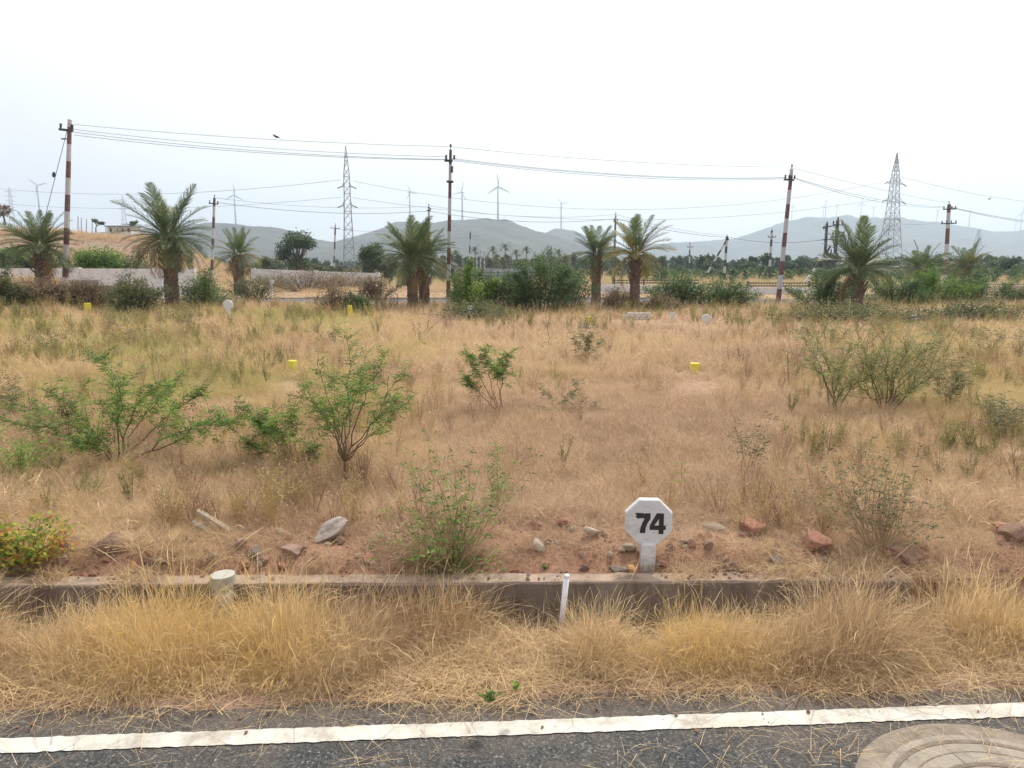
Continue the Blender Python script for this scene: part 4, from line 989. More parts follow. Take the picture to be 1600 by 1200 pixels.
# ---- trees
def tree(px, by, Y, cx0, cx1, ty, label, lmat='treeleaf', seed=1, n=5200, trunk=.35, leaf=.3, blobs=13, name='tree', group=None, z0=None, cb=None, fat=1.):
    base = At(px, by, Y); g = hz(base.x, Y); base.z = g if z0 is None else z0
    top = At(px, ty, Y).z-base.z; xa = At(cx0, ty, Y).x-base.x; xb = At(cx1, ty, Y).x-base.x
    cz = top*.6; rr = random.Random(seed); t = empty(name, base, label, 'tree', group)
    cxm, rx, rz = (xa+xb)/2, (xb-xa)/2, top*(.42 if cb is None else (1-cb)/2)
    cz = top-rz
    st = MB(); tr = trunk
    st.tube([(0, 0, -.5), (0, 0, top*.12), (cxm*.3, 0, top*.3), (cxm*.6, 0, top*.55)], [tr*1.2, tr, tr*.8, tr*.4], 8)
    bl = []
    for k in range(blobs):
        az = k*2.4+rr.uniform(-.4, .4); q = rr.random()**.5; s = rr.uniform(-1, 1)
        c = Vector((cxm+math.cos(az)*rx*q*.8*math.sqrt(1-s*s*.8), math.sin(az)*rx*q*.8, cz+s*rz*.72)); rad = min(rx, rz)*rr.uniform(.3, .55)*fat
        bl.append((c, rad, rr.random())); 
        st.tube(curve_pts(Vector((cxm*.4, 0, top*.32)), c, Vector((0, 0, -.05*top)), 4), [tr*.45, tr*.35, tr*.25, tr*.18, tr*.1], 5)
    st.obj('trunk', M['treebark'], t)
    lf = MB()
    for k in range(n):
        c, rad, tn = bl[rr.randrange(blobs)]
        d = Vector((rr.gauss(0, 1), rr.gauss(0, 1), rr.gauss(0, 1))).normalized()*rad*(rr.random()**.4)*rr.uniform(.8, 1.25)
        d.z *= .8
        v = Vector((rr.uniform(-1, 1), rr.uniform(-1, 1), rr.uniform(-.6, .6))).normalized()
        add_leaflet(lf, c+d, v, leaf*rr.uniform(.5, 1.2), leaf*.6, min(1, max(0, tn*.6+rr.uniform(0, .4))))
    lf.obj('crown', M[lmat], t); return t
tree(462, 428, 85, 432, 496, 357, 'large round dark green tree left of the nearer lattice tower', seed=1, n=7000, leaf=.26, blobs=18, cb=.05)
tree(505, 432, 75, 480, 545, 408, 'low spreading green tree in front of the large round tree', seed=2, n=3000, leaf=.24, cb=.1, trunk=.15)
tree(577, 430, 75, 552, 604, 379, 'green tree right of the nearer lattice tower', seed=3, n=4500, leaf=.24, cb=.15)
tree(612, 430, 78, 590, 625, 395, 'yellowish tree behind the twin palms', 'leafolive', seed=4, n=2500, leaf=.24, cb=.1, trunk=.15)
tree(425, 428, 95, 395, 440, 399, 'olive tree left of the large round tree', 'leafolive', seed=5, n=2600, leaf=.26, cb=.1, trunk=.2)
tree(150, 362, 118, 143, 162, 341, 'wispy dark tree on the left ridge', seed=6, n=420, leaf=.3, blobs=6, trunk=.08, z0=At(150, 359, 118).z)
tree(206, 362, 118, 197, 218, 345, 'small grey tree right of the ridge house', seed=7, n=420, leaf=.3, blobs=6, trunk=.08, z0=At(206, 359, 118).z)
for i, (px, x0, x1, ty, Y, lm, lab) in enumerate((
    (60, -10, 110, 386, 48, 'leafdark', 'dark green tree behind the leftmost palm and white wall'),
    (150, 108, 190, 389, 47, 'leaf', 'rounded green tree over the white wall right of the stayed pole'),
    (180, 160, 235, 398, 49, 'leafolive', 'olive bush like tree over the wall left of the largest palm'),
    (20, -30, 55, 405, 46, 'leafolive', 'yellow green tree over the white wall at the left margin'))):
    tree(px, 434, Y, x0, x1, ty, lab, lm, seed=20+i, n=7000, leaf=.17, cb=.02, trunk=.12, blobs=26, fat=1.5)
tree(7, 345, 90, -20, 20, 320, 'brown rounded tree top on the left ridge margin', 'leafdry', seed=27, n=900, leaf=.25, trunk=.1, z0=At(7, 345, 90).z)
TRR = [(1120, 1085, 1150, 408, 130), (1160, 1140, 1190, 407, 140), (1187, 1165, 1215, 410, 150), (1255, 1232, 1280, 402, 150), (1232, 1215, 1250, 409, 140), (1380, 1350, 1420, 398, 120), (1340, 1310, 1360, 408, 130),
       (1465, 1440, 1500, 398, 120), (1500, 1480, 1530, 404, 130), (1545, 1515, 1570, 407, 140), (1575, 1556, 1600, 402, 110), (1600, 1570, 1650, 412, 120), (1290, 1268, 1320, 404, 120)]
LBR = ['hazy tree above the low spreading shrub', 'hazy tree right of the propped banded pole', 'hazy tree between the two black and white poles', 'taller hazy tree just right of the leaning banded pole', 'low hazy tree touching the leaning banded pole',
       'hazy round tree at the foot of the wide lattice tower', 'hazy tree between the transformer stand and the lattice tower', 'hazy tree behind the pole over the hedge', 'hazy tree right of the pole over the hedge',
       'hazy tree above the dark end of the hedge', 'flat topped hazy tree standing above the slatted fence', 'hazy tree at the right margin', 'hazy tree under the transformer stand']
for i, (px, x0, x1, ty, Y) in enumerate(TRR):
    tree(px, 430, Y, x0, x1, ty, LBR[i], 'treeleaf', seed=40+i, n=3000, leaf=.36, blobs=16, fat=1.25, cb=.0, trunk=.2, group='trees beyond the right hedge')
# coconut palms of the far grove
FRC = frond_mesh(30, 1.0, M['palm'], 12, .10, .30)
for i, (px, cy, lab) in enumerate(((742, 389, 'leftmost slender coconut palm of the hazy grove'), (770, 392, 'coconut palm with a bushy head, left part of the hazy grove'), (789, 390, 'middle coconut palm of the hazy grove'), (806, 392, 'coconut palm right of the middle one in the hazy grove'), (822, 390, 'coconut palm right of the grove centre near the tall shrub'), (712, 394, 'coconut palm behind the tall central pole in the hazy grove'), (872, 393, 'coconut palm seen over the tall dark shrub at right'))):
    Y = 210.; base = At(px, 424, Y); base.z = hz(base.x, Y)
    t = empty('coconut_palm', base, lab, 'coconut palm', 'coconut palms of the far grove')
    cy += (3, 0, -3, 4, 1, 4, 3)[i]; h = At(px, cy, Y).z-base.z; m = MB(); m.tube([(0, 0, -.5), (.2, 0, h*.5), (0, 0, h)], [.22, .17, .13], 6); m.obj('trunk', M['bark'], t)
    rr = random.Random(i)
    for k in range(14):
        az = k*2.4; el = math.radians(70-100*(k/14)); R = Matrix.Rotation(az, 3, 'Z') @ Matrix.Rotation(-el, 3, 'Y')
        link('frond', FRC, t, (0, 0, h), R.to_euler(), rr.uniform(1.5, 2.3))

# far-off woods: one mass each
def wood(x0, x1, ty0, ty1, Y, depth, n, lmat, label, seed, leaf=.9):
    rr = random.Random(seed); m = MB()
    nb = int((x1-x0)/9); 
    for k in range(nb):
        px = x0+(x1-x0)*(k+rr.random())/nb; Yk = Y+rr.uniform(0, depth); ty = rr.uniform(ty0, ty1)
        top = At(px, ty, Yk); g = hz(top.x, Yk)-.5; hh = top.z-g; r = rr.uniform(9, 16)*Yk/FPX*.6; tn = rr.random()
        for j in range(n//nb):
            u = rr.random(); a = rr.uniform(0, 6.28); q = math.sqrt(max(0, 1-u**3))*rr.random()**.4
            P = Vector((top.x+math.cos(a)*r*q, Yk+math.sin(a)*r*q, g+hh*u))
            v = Vector((rr.uniform(-1, 1), rr.uniform(-1, 1), rr.uniform(-.6, .6))).normalized()
            add_leaflet(m, P, v, leaf*rr.uniform(.5, 1.2), leaf*.6, min(1, max(0, tn*.6+rr.uniform(0, .4))))
    o = m.obj('treeline', M[lmat]); tag(o, label, kind='stuff'); return o
wood(560, 1120, 400, 413, 200, 110, 30000, 'treeleaf', 'hazy grey green wood in front of the central hills', 1, 1.2)
wood(1000, 1800, 400, 411, 150, 100, 42000, 'treeleaf', 'hazy wood along the foot of the right hill', 2, 1.0)
wood(-300, 600, 402, 414, 200, 110, 30000, 'treeleaf', 'hazy wood below the left end of the hills', 3, 1.2)
wood(690, 900, 396, 408, 170, 30, 12000, 'leafolive', 'greyish thicket of the coconut grove', 4, .7)

wood(990, 1750, 414, 424, 78, 30, 26000, 'leafdark', 'low green scrub belt before the trees at right', 5, .32)
wood(330, 720, 414, 424, 82, 30, 14000, 'leafolive', 'low olive scrub belt behind the white wall', 6, .32)
wood(640, 1000, 416, 424, 98, 20, 12000, 'leafolive', 'low scrub belt behind the pale grey wall', 7, .34)
# ---- walls, fences, house on the ridge
def wallrun(name, pts, Y0, Y1, top_pys, thick, mat, label, cat='wall', post_every=None):
    """compound wall between two pixels columns with top rows; posts as parts"""
    (xa, ta), (xb, tb) = pts
    A, B = At(xa, ta, Y0), At(xb, tb, Y1); t = empty(name, Vector((A.x, A.y, hz(A.x, A.y))), label, cat)
    o0 = t.location; m = MB(); n = 24; vs = []
    for i in range(n+1):
        p = A.lerp(B, i/n); zb = hz(p.x, p.y)-.4
        for dy, z in ((0, zb), (0, p.z), (thick, p.z), (thick, zb)): vs.append((p.x-o0.x, p.y+dy-o0.y, z-o0.z))
    fs = [(i*4+j, (i+1)*4+j, (i+1)*4+j+1, i*4+j+1) for i in range(n) for j in range(3)]
    m.add(vs, fs); m.obj('wall_face', mat, t)
    if post_every:
        L = (B-A).length; k = int(L/post_every)
        for i in range(k+1):
            p = A.lerp(B, i/max(1, k)); zb = hz(p.x, p.y)-.4
            q = MB(); q.box(p.x-o0.x-.14, p.x-o0.x+.14, p.y-o0.y-.06, p.y-o0.y+thick+.06, zb-o0.z, p.z-o0.z+.06); q.obj('pillar', mat, t)
    return t
wallrun('compound_wall', [(-60, 419), (300, 420)], 42, 42, 0, .2, M['wallwhite'], 'long white compound wall behind the left palms', post_every=6)
wallrun('compound_wall', [(395, 420), (590, 427)], 60, 60, 0, .2, M['wallwhite'], 'white compound wall below the large round tree', post_every=4)
wallrun('compound_wall', [(690, 418), (835, 421)], 90, 90, 0, .2, M['wallgrey'], 'pale grey wall seen over the shrub row near the centre', post_every=4)
wallrun('compound_wall', [(940, 444), (1090, 447)], 46, 46, 0, .2, M['wallwhite'], 'white low wall behind the yellowing palm', post_every=5)
wallrun('compound_wall', [(1125, 449), (1330, 449)], 44, 44, 0, .2, M['wallwhite'], 'white low wall on both sides of the leaning banded pole', post_every=5)
def railing(x0, x1, ty, by, Y, label, nrail=3, step=.3, mat=M['fencedark'], post=1.8):
    A, B = At(x0, ty, Y), At(x1, ty, Y); zb = At(x0, by, Y).z; h = A.z-zb
    t = empty('railing_fence', Vector((A.x, Y, zb)), label, 'fence'); L = B.x-A.x
    for k in range(nrail):
        m = MB(); z = h*(k+.5)/nrail; m.box(0, L, -.02, .02, z-.03, z+.03); m.obj('rail', mat, t)
    for i in range(int(L/post)+1):
        m = MB(); m.box(i*post-.05, i*post+.05, -.04, .04, -.3, h+.03); m.obj('post', mat, t)
    m = MB()
    for i in range(int(L/step)): m.box(i*step+.02, i*step+.045, -.012, .012, .02, h-.02)
    if step < 5: o = m.obj('palings', mat, t); o['kind'] = 'stuff'
railing(1168, 1330, 440, 449, 44.5, 'dark railing along the top of the low white wall', 2, .16)
railing(960, 1090, 436, 444, 46.5, 'dark railing behind the yellowing palm', 2, .18)
railing(735, 850, 424, 433, 70, 'brown timber rail fence in the gap between centre shrubs', 2, 9, post=2.5)
def slatfence():
    Y = 38.; A = At(1535, 443, Y); B = At(1700, 443, Y); zb = At(1535, 471, Y).z; h = A.z-zb
    t = empty('slatted_fence', Vector((A.x, Y, zb)), 'weathered fence of horizontal slats at the right margin', 'fence'); L = B.x-A.x
    for k in range(7):
        m = MB(); z = .06+h*k/7; m.box(0, L, -.02, .02, z, z+.055); m.obj('slat', M['concrete'], t)
    for i in range(6):
        m = MB(); m.box(i*1.08-.06, i*1.08+.06, -.07, -.022, -.2, h+.05); m.obj('post', M['fencedark'], t)
slatfence()
def ridgehouse():
    Y = 112.; A = At(168, 363, Y); t = empty('ridge_house', Vector((A.x, Y, A.z)), 'low white house with dark openings on the left ridge', 'house')
    L = At(205, 363, Y).x-A.x; h = At(168, 354, Y).z-A.z
    m = MB(); m.box(0, L, 0, 3, -1.5, h); m.obj('wall', M['wallwhite'], t)
    m = MB(); m.box(-.2, L+.2, -.4, 3.2, h, h+.12); m.obj('roof', M['roofdark'], t)
    for k in range(4):
        m = MB(); x = .35+k*L/4; m.box(x, x+.3, -.012, .05, .05, h*.7); m.obj('window', M['glassdark'], t)
    for k in range(3):
        m = MB(); x = k*L/2.3; m.box(x-.06, x+.06, -.42, -.3, -1.5, h-.002); m.obj('pillar', M['wallwhite'], t)
ridgehouse()

# ---- low stack of bricks by the yellowing palm
def brickstack():
    Y = 23.; A = At(970, 504, Y); g = hz(A.x, Y); t = empty('brick_stack', Vector((A.x, Y, g)), 'low stack of whitish bricks below the yellowing palm', 'brick stack')
    L = At(1020, 504, Y).x-A.x; h = At(970, 488, Y).z-g
    me = MB(); me.box(-.5, .5, -.5, .5, -.5, .5); BM = me.mesh('brick', M['wallwhite'])
    for r in range(3):
        for c in range(5):
            if r == 2 and c == 0: continue
            link('brick', BM, t, ((c+.5+(.25 if r % 2 else 0))*L/5.3, rnd.uniform(-.02, .02), h*(r+.5)/3), (0, 0, rnd.uniform(-.06, .06)), (L/5.3*.84, .14, h/3*.72))
brickstack()

# ============================================================ NEAR OBJECTS
# numbered octagonal marker
def octagon(r): return [(r*math.cos(math.radians(22.5+45*k))/math.cos(math.radians(22.5)), r*math.sin(math.radians(22.5+45*k))/math.cos(math.radians(22.5))) for k in range(8)]
def marker(base, W_, htop, label, near=False, yaw=0., group='octagonal plot markers'):
    t = empty('plot_marker', base, label, 'plot marker', group, (0, 0, yaw))
    r = W_/2; zc = htop-r; th = W_*.20
    m = MB(); o = octagon(r); i_ = octagon(r*.94)
    vs = [(x, -th/2+.0, zc+z) for x, z in i_]+[(x, -th/2+r*.07, zc+z) for x, z in o]+[(x, th/2-r*.05, zc+z) for x, z in o]+[(x, th/2, zc+z) for x, z in i_]
    fs = [tuple(range(8))]+[(a*8+k, a*8+(k+1) % 8, (a+1)*8+(k+1) % 8, (a+1)*8+k) for a in range(3) for k in range(8)]+[tuple(24+k for k in range(7, -1, -1))]
    m.add(vs, fs); pl = m.obj('plate', M['whitepaint'], t)
    m = MB(); w = W_*.155
    hb = zc-r*.97
    m.tube([(0, 0, -.15), (0, 0, hb*.5), (0, 0, hb+.004)], [w*.96*1.414, w*1.0*1.414, w*1.05*1.414], 4); 
    p = m.obj('post', M['whitepaint'], t)
    if near:
        bv = pl.modifiers.new('b', 'BEVEL'); bv.width = .003; bv.segments = 2; bv.limit_method = 'ANGLE'
        bv = p.modifiers.new('b', 'BEVEL'); bv.width = .006; bv.segments = 2
        def dig(poly, hole=None):
            s = W_/290.; P = [((x-853)*s, (260-y)*s+zc) for x, y in poly]
            y0, y1 = -th/2-.0015, -th/2+.001
            import bmesh
            bm = bmesh.new()
            ed = []
            vs = [bm.verts.new((x, y0, z)) for x, z in P]
            ed += [bm.edges.new((vs[i], vs[(i+1) % len(vs)])) for i in range(len(vs))]
            if hole:
                hv = [bm.verts.new(((x-853)*s, y0, (260-y)*s+zc)) for x, y in hole]
                ed += [bm.edges.new((hv[i], hv[(i+1) % len(hv)])) for i in range(len(hv))]
            r_ = bmesh.ops.triangle_fill(bm, use_beauty=True, edges=ed)
            fc = [g for g in r_['geom'] if isinstance(g, bmesh.types.BMFace)]
            ex = bmesh.ops.extrude_face_region(bm, geom=fc)
            bmesh.ops.translate(bm, vec=(0, .0022, 0), verts=[v for v in ex['geom'] if isinstance(v, bmesh.types.BMVert)])
            me = bpy.data.meshes.new('digit'); bm.normal_update(); bm.to_mesh(me); bm.free(); me.materials.append(M['black']); link('digit', me, t)
        dig([(768, 199), (820, 200), (823, 206), (832, 200), (862, 200), (861, 238), (845, 262), (834, 292), (831, 329), (797, 328), (801, 296), (812, 262), (826, 236), (810, 232), (790, 234), (786, 238), (768, 222), (780, 214), (770, 210)])
        dig([(900, 199), (944, 200), (944, 280), (957, 277), (957, 305), (944, 306), (944, 333), (913, 332), (914, 307), (858, 307), (858, 280), (878, 240)], [(914, 279), (914, 234), (886, 279)])
    return t
mb = onG(1011, 889); mb.z = hz(mb.x, mb.y)
Wm = 72.5*mb.y/FPX*1.0/ (CP)
Wm = (At(1049.5, 815, mb.y)-At(977, 815, mb.y)).length
zt = At(1013, 779, mb.y).z-mb.z
marker(mb, Wm, zt, 'white octagonal marker painted with the number 74 behind the kerb', True, yaw=-.06)
# mapping the far ones
for px, ty, by, w, Y, lab in ((735, 484, 498, 13, 24.2, 'small white octagonal marker in front of the green bush right of the central pole'), (1103, 492, 506, 14, 20.5, 'small white octagonal marker right of the brick stack'),
    (1427, 496, 510, 13, 20.5, 'small round looking white marker in front of the right hedge'), (357, 469, 487, 15, 24, 'small pale octagonal marker in the scrub right of the largest palm'),
    (252, 430, 438, 8, 36, 'tiny white marker left of the largest palm trunk'), (424, 436, 446, 8, 38, 'tiny white marker at the end of the far asphalt'), (596, 442, 450, 7, 39, 'tiny white marker near the bare grey bush')):
    A = At(px, by, Y); A.z = hz(A.x, Y); Wp = w*Y/FPX
    tp = At(px, ty, Y).z-A.z
    marker(A, Wp, max(tp, Wp*1.3), lab)
# capped pipe
def capped_pipe():
    Y = G(350, 960, -.02).y; c = At(350, 900, Y); x = c.x; zt = At(350, 897, Y).z; r = (At(369, 900, Y).x-At(331, 900, Y).x)/2
    t = empty('capped_pipe', Vector((x, Y, -.08)), 'short thick capped pipe standing in the verge grass', 'pipe')
    H_ = zt+.08
    m = MB(); m.tube([(0, 0, 0), (0, 0, H_-.06)], [r*.93, r*.93], 40); o = m.obj('body', M['pvc'], t, True)
    m = MB(); m.tube([(0, 0, H_-.07), (0, 0, H_-.066), (0, 0, H_-.006), (0, 0, H_-.001), (0, 0, H_)], [r*.94, r*1.0, r*1.0, r*.985, r*.95], 40); m.obj('cap', M['pvc'], t)
    t.rotation_euler = (0, math.radians(-1.5), 0)
capped_pipe()
def thin_pipe():
    Y = G(876, 985, -.05).y; a = At(876, 985, Y); b = At(886, 897, Y); a.z = min(a.z, -.05)
    t = empty('thin_pipe', a, 'thin white rounded post leaning in the verge grass before the kerb', 'pipe'); d = b-a; L = d.length
    t.rotation_euler = Vector((0, 0, 1)).rotation_difference(d.normalized()).to_euler(); r = 4.6*Y/FPX
    m = MB(); m.tube([(0, 0, -.08), (0, 0, L-r)], [r, r], 20); m.obj('shaft', M['pvcwhite'], t, True)
    m = MB(); m.tube([(0, 0, L-r*1.2), (0, 0, L-r*.8), (0, 0, L-r*.2), (0, 0, L)], [r*1.06, r*1.1, r*.9, r*.3], 20); m.obj('cap', M['pvcwhite'], t, True)
thin_pipe()
# yellow boundary stones
for px, ty, by, w, lab in ((457, 565, 582, 12.5, 'yellow boundary stone in mid field left of centre'), (1085.5, 569, 584, 14, 'yellow boundary stone in mid field right of centre'), (138, 475, 490, 10, 'yellow boundary stone below the dried scrub heap'),
    (547, 479, 496, 7, 'thin yellow boundary stone near the dark low bush'), (920, 496, 508, 7, 'small yellow boundary stone left of the brick stack'), (503, 443, 448.5, 6, 'tiny yellow boundary stone beyond the far asphalt')):
    A = onG(px, by-1); Y = A.y; w_ = w*Y/FPX; h = (At(px, ty, Y).z-A.z)*1.12
    m = MB(); vs = []
    for z, s in ((-.12, 1.08), (h-.012, .97), (h, .86)):
        for sx, sy in ((-1, -1), (1, -1), (1, 1), (-1, 1)): vs.append((sx*w_/2*s, sy*w_/2*s*.9, z))
    m.add(vs, [(k+a*4, (k+1) % 4+a*4, (k+1) % 4+4+a*4, k+4+a*4) for a in range(2) for k in range(4)]+[(8, 9, 10, 11)])
    o = m.obj('boundary_stone', M['yellow'], None, loc=A); o.rotation_euler = (0, 0, rnd.uniform(-.5, .5)); tag(o, lab, 'boundary stone', 'yellow boundary stones')
m = MB(); A = onG(1050, 503); m.box(-.06, .06, -.05, .05, -.1, .28); o = m.obj('stone_post', M['wallwhite'], None, loc=A); tag(o, 'little whitish post between the brick stack and the octagonal marker', 'post')
A = onG(1000, 512)
# paler stone slab at the right margin
def slab():
    A = onG(1581, 712); m = MB(); L = 34*A.y/FPX
    vs = [(-L/2, -.05, 0), (L/2, -.06, 0), (L*.48, .07, 0), (-L*.45, .06, 0), (-L/2, -.05, .03), (L/2, -.06, .025), (L*.48, .07, .03), (-L*.45, .06, .035)]
    m.add(vs, [(4, 5, 6, 7), (0, 1, 5, 4), (1, 2, 6, 5), (2, 3, 7, 6), (3, 0, 4, 7)]); o = m.obj('stone_slab', M['pvcwhite'], None, loc=A); tag(o, 'flat white slab lying in the field at the right margin', 'slab')
slab()
# ---- rocks
import bmesh
def rock_mesh(seed, mat, cuts=9, flat=1.):
    rr = random.Random(seed); bm = bmesh.new(); bmesh.ops.create_icosphere(bm, subdivisions=3, radius=1)
    cuts += 7
    for k in range(cuts):
        n_ = Vector((rr.gauss(0, 1), rr.gauss(0, 1), rr.gauss(0, 1))).normalized(); d = rr.uniform(.38, .82)
        for v in bm.verts:
            q = v.co.dot(n_)-d
            if q > 0: v.co -= n_*q*.97
    for v in bm.verts:
        c = v.co; v.co = c*(1.12+.35*(float(fbm(c.x*1.6+seed, c.y*1.6+c.z*2, 3))-.5)+.035*rr.uniform(-1, 1))
    me = bpy.data.meshes.new('rock'); bm.to_mesh(me); bm.free(); me.materials.append(mat); return me
RC = {'cream': noisy('rock_cream', (.40, .31, .21), (.62, .53, .40), 9, .9, .6, c3=(.58, .50, .39)), 'pale': noisy('rock_pale', (.30, .20, .15), (.50, .42, .35), 5, .9, .8, c3=(.58, .52, .45)),
      'red': noisy('rock_red', (.26, .115, .07), (.48, .235, .15), 6, .95, .8, c3=(.56, .33, .23)), 'pink': noisy('rock_pink', (.33, .20, .15), (.50, .34, .27), 6, .95, .8),
      'orange': M['yelloworange'], 'brown': noisy('rock_brown', (.22, .125, .085), (.40, .25, .17), 6, .95, .9), 'grey': noisy('rock_grey', (.19, .15, .12), (.36, .30, .25), 7, .95, .8),
      'tan': noisy('rock_tan', (.42, .33, .23), (.56, .46, .34), 14, .9, .8)}
ROCKS = [
 (520, 846, 70, 30, 'pale', -.42, 'large pale rock with a pointed right corner above the kerb left of the dry shrub', 1.),
 (842, 863, 27, 18, 'cream', .6, 'cream oblong stone nearest the dry shrub', .6),
 (926, 840, 32, 18, 'cream', .5, 'cream oblong stone halfway between the dry shrub and the numbered marker', .6),
 (884, 824, 27, 18, 'red', 0, 'rust red stone behind the two cream stones', 1),
 (908, 812, 24, 7, 'tan', .2, 'thin flat tan stone behind the rust red stone', .4),
 (985, 862, 26, 16, 'tan', .3, 'pale topped stone just left of the marker post', .7),
 (987, 896, 20, 18, 'orange', 0, 'orange stone at the foot of the numbered marker', 1),
 (1028, 888, 12, 13, 'pink', 0, 'small pink stone right of the marker post', 1),
 (965, 898, 34, 14, 'grey', 0, 'grey brown flat stone on the kerb left of the orange stone', 1),
 (1076, 852, 28, 14, 'pink', 0, 'low pinkish stone right of the numbered marker', 1),
 (1106, 861, 17, 18, 'pink', .4, 'upright pinkish stone right of the low pinkish one', 1),
 (1118, 832, 34, 15, 'tan', 0, 'tan stone half sunk in straw behind the pinkish stones', 1),
 (1178, 838, 52, 28, 'red', .1, 'large brick red rock in the straw right of the marker', 1),
 (1125, 899, 36, 11, 'brown', .25, 'dark slanting slab lying on the kerb top', .5),
 (1145, 893, 22, 18, 'pink', 0, 'pinkish wedge stone behind the dark slanting slab', 1),
 (1175, 894, 10, 15, 'pale', 0, 'small pale upright stone on the kerb', 1),
 (1160, 897, 22, 11, 'brown', 0, 'brown flat stone between slab and pale upright stone', .6),
 (1212, 886, 30, 20, 'grey', 0, 'grey stone half buried in straw by the kerb', 1),
 (1277, 902, 30, 20, 'red', 0, 'rounded red stone sitting on the kerb', 1),
 (1282, 866, 58, 38, 'red', 0, 'big crumbling red clod behind the rounded red stone', 1),
 (1262, 884, 20, 9, 'pink', 0, 'small flat pink stone above the rounded red stone', .6),
 (1415, 878, 50, 26, 'brown', 0, 'dark brown clod at the end of the kerb', 1),
 (1594, 850, 50, 34, 'brown', 0, 'large dark brown mound cut by the right edge', 1),
 (1570, 835, 40, 22, 'red', 0, 'reddish clod left of the dark brown mound', 1),
 (208, 895, 18, 22, 'orange', 0, 'orange upright stone behind the kerb at left', 1),
 (245, 886, 44, 20, 'brown', 0, 'brown clod right of the orange upright stone', 1),
 (165, 866, 66, 34, 'brown', 0, 'greyish brown mound with dry roots at left', 1),
 (102, 862, 22, 20, 'pink', 0, 'pink stone beside the yellowing leafy plant', 1),
 (398, 872, 30, 15, 'grey', 0, 'grey rounded stone between the split slab and the capped pipe', 1),
 (374, 858, 22, 18, 'pink', 0, 'pinkish stone above the grey rounded stone', 1),
 (455, 868, 40, 18, 'pink', .1, 'rust pink stone buried in straw left of the large pale rock', 1),
 (1060, 890, 20, 11, 'pink', 0, 'small rose stone on the dirt right of the marker', 1),
 (575, 878, 30, 14, 'red', 0, 'reddish stone under the dry shrub', 1),
]
for i, (px, by, w, h, col, tilt, lab, fl) in enumerate(ROCKS):
    A = onG(px, by); Y = A.y; sx = w*Y/FPX/2*1.12; szz = h*Y/FPX/2*1.15
    g = rock_mesh(200+i, RC[col])
    o = link('rock', g, None, (A.x, A.y+sx*.4, A.z+szz*.7), (rnd.uniform(-.2, .2), tilt, rnd.uniform(-.2, .2)+tilt*.3), (sx, sx*.75*fl+.01, szz)); tag(o, lab, 'rock', 'stones on the spoil behind the kerb')
# split slab made of two long pieces
def slabs():
    A = onG(335, 832); L = 66*A.y/FPX
    for k, (dx, dz, s, lab) in enumerate(((0, .03, 1., 'upper of two long pale slabs leaning on the spoil at left'), (-.03, -.012, .85, 'lower of two long pale slabs leaning on the spoil at left'))):
        m = MB(); l = L*s
        m.add([(-l/2, -.025, -.012), (l/2, -.02, -.014), (l*.48, .03, -.012), (-l*.5, .025, -.012), (-l*.48, -.022, .012), (l*.46, -.018, .012), (l*.49, .028, .014), (-l*.47, .022, .012)],
              [(3, 2, 1, 0), (4, 5, 6, 7), (0, 1, 5, 4), (1, 2, 6, 5), (2, 3, 7, 6), (3, 0, 4, 7)])
        o = m.obj('stone_slab', RC['tan'], None, loc=A+Vector((dx, -.035*k, .035+dz))); o.scale = (1, .55, .8); o.rotation_euler = (.3, .55, -.1); tag(o, lab, 'slab', 'split stone slabs at left')
slabs()
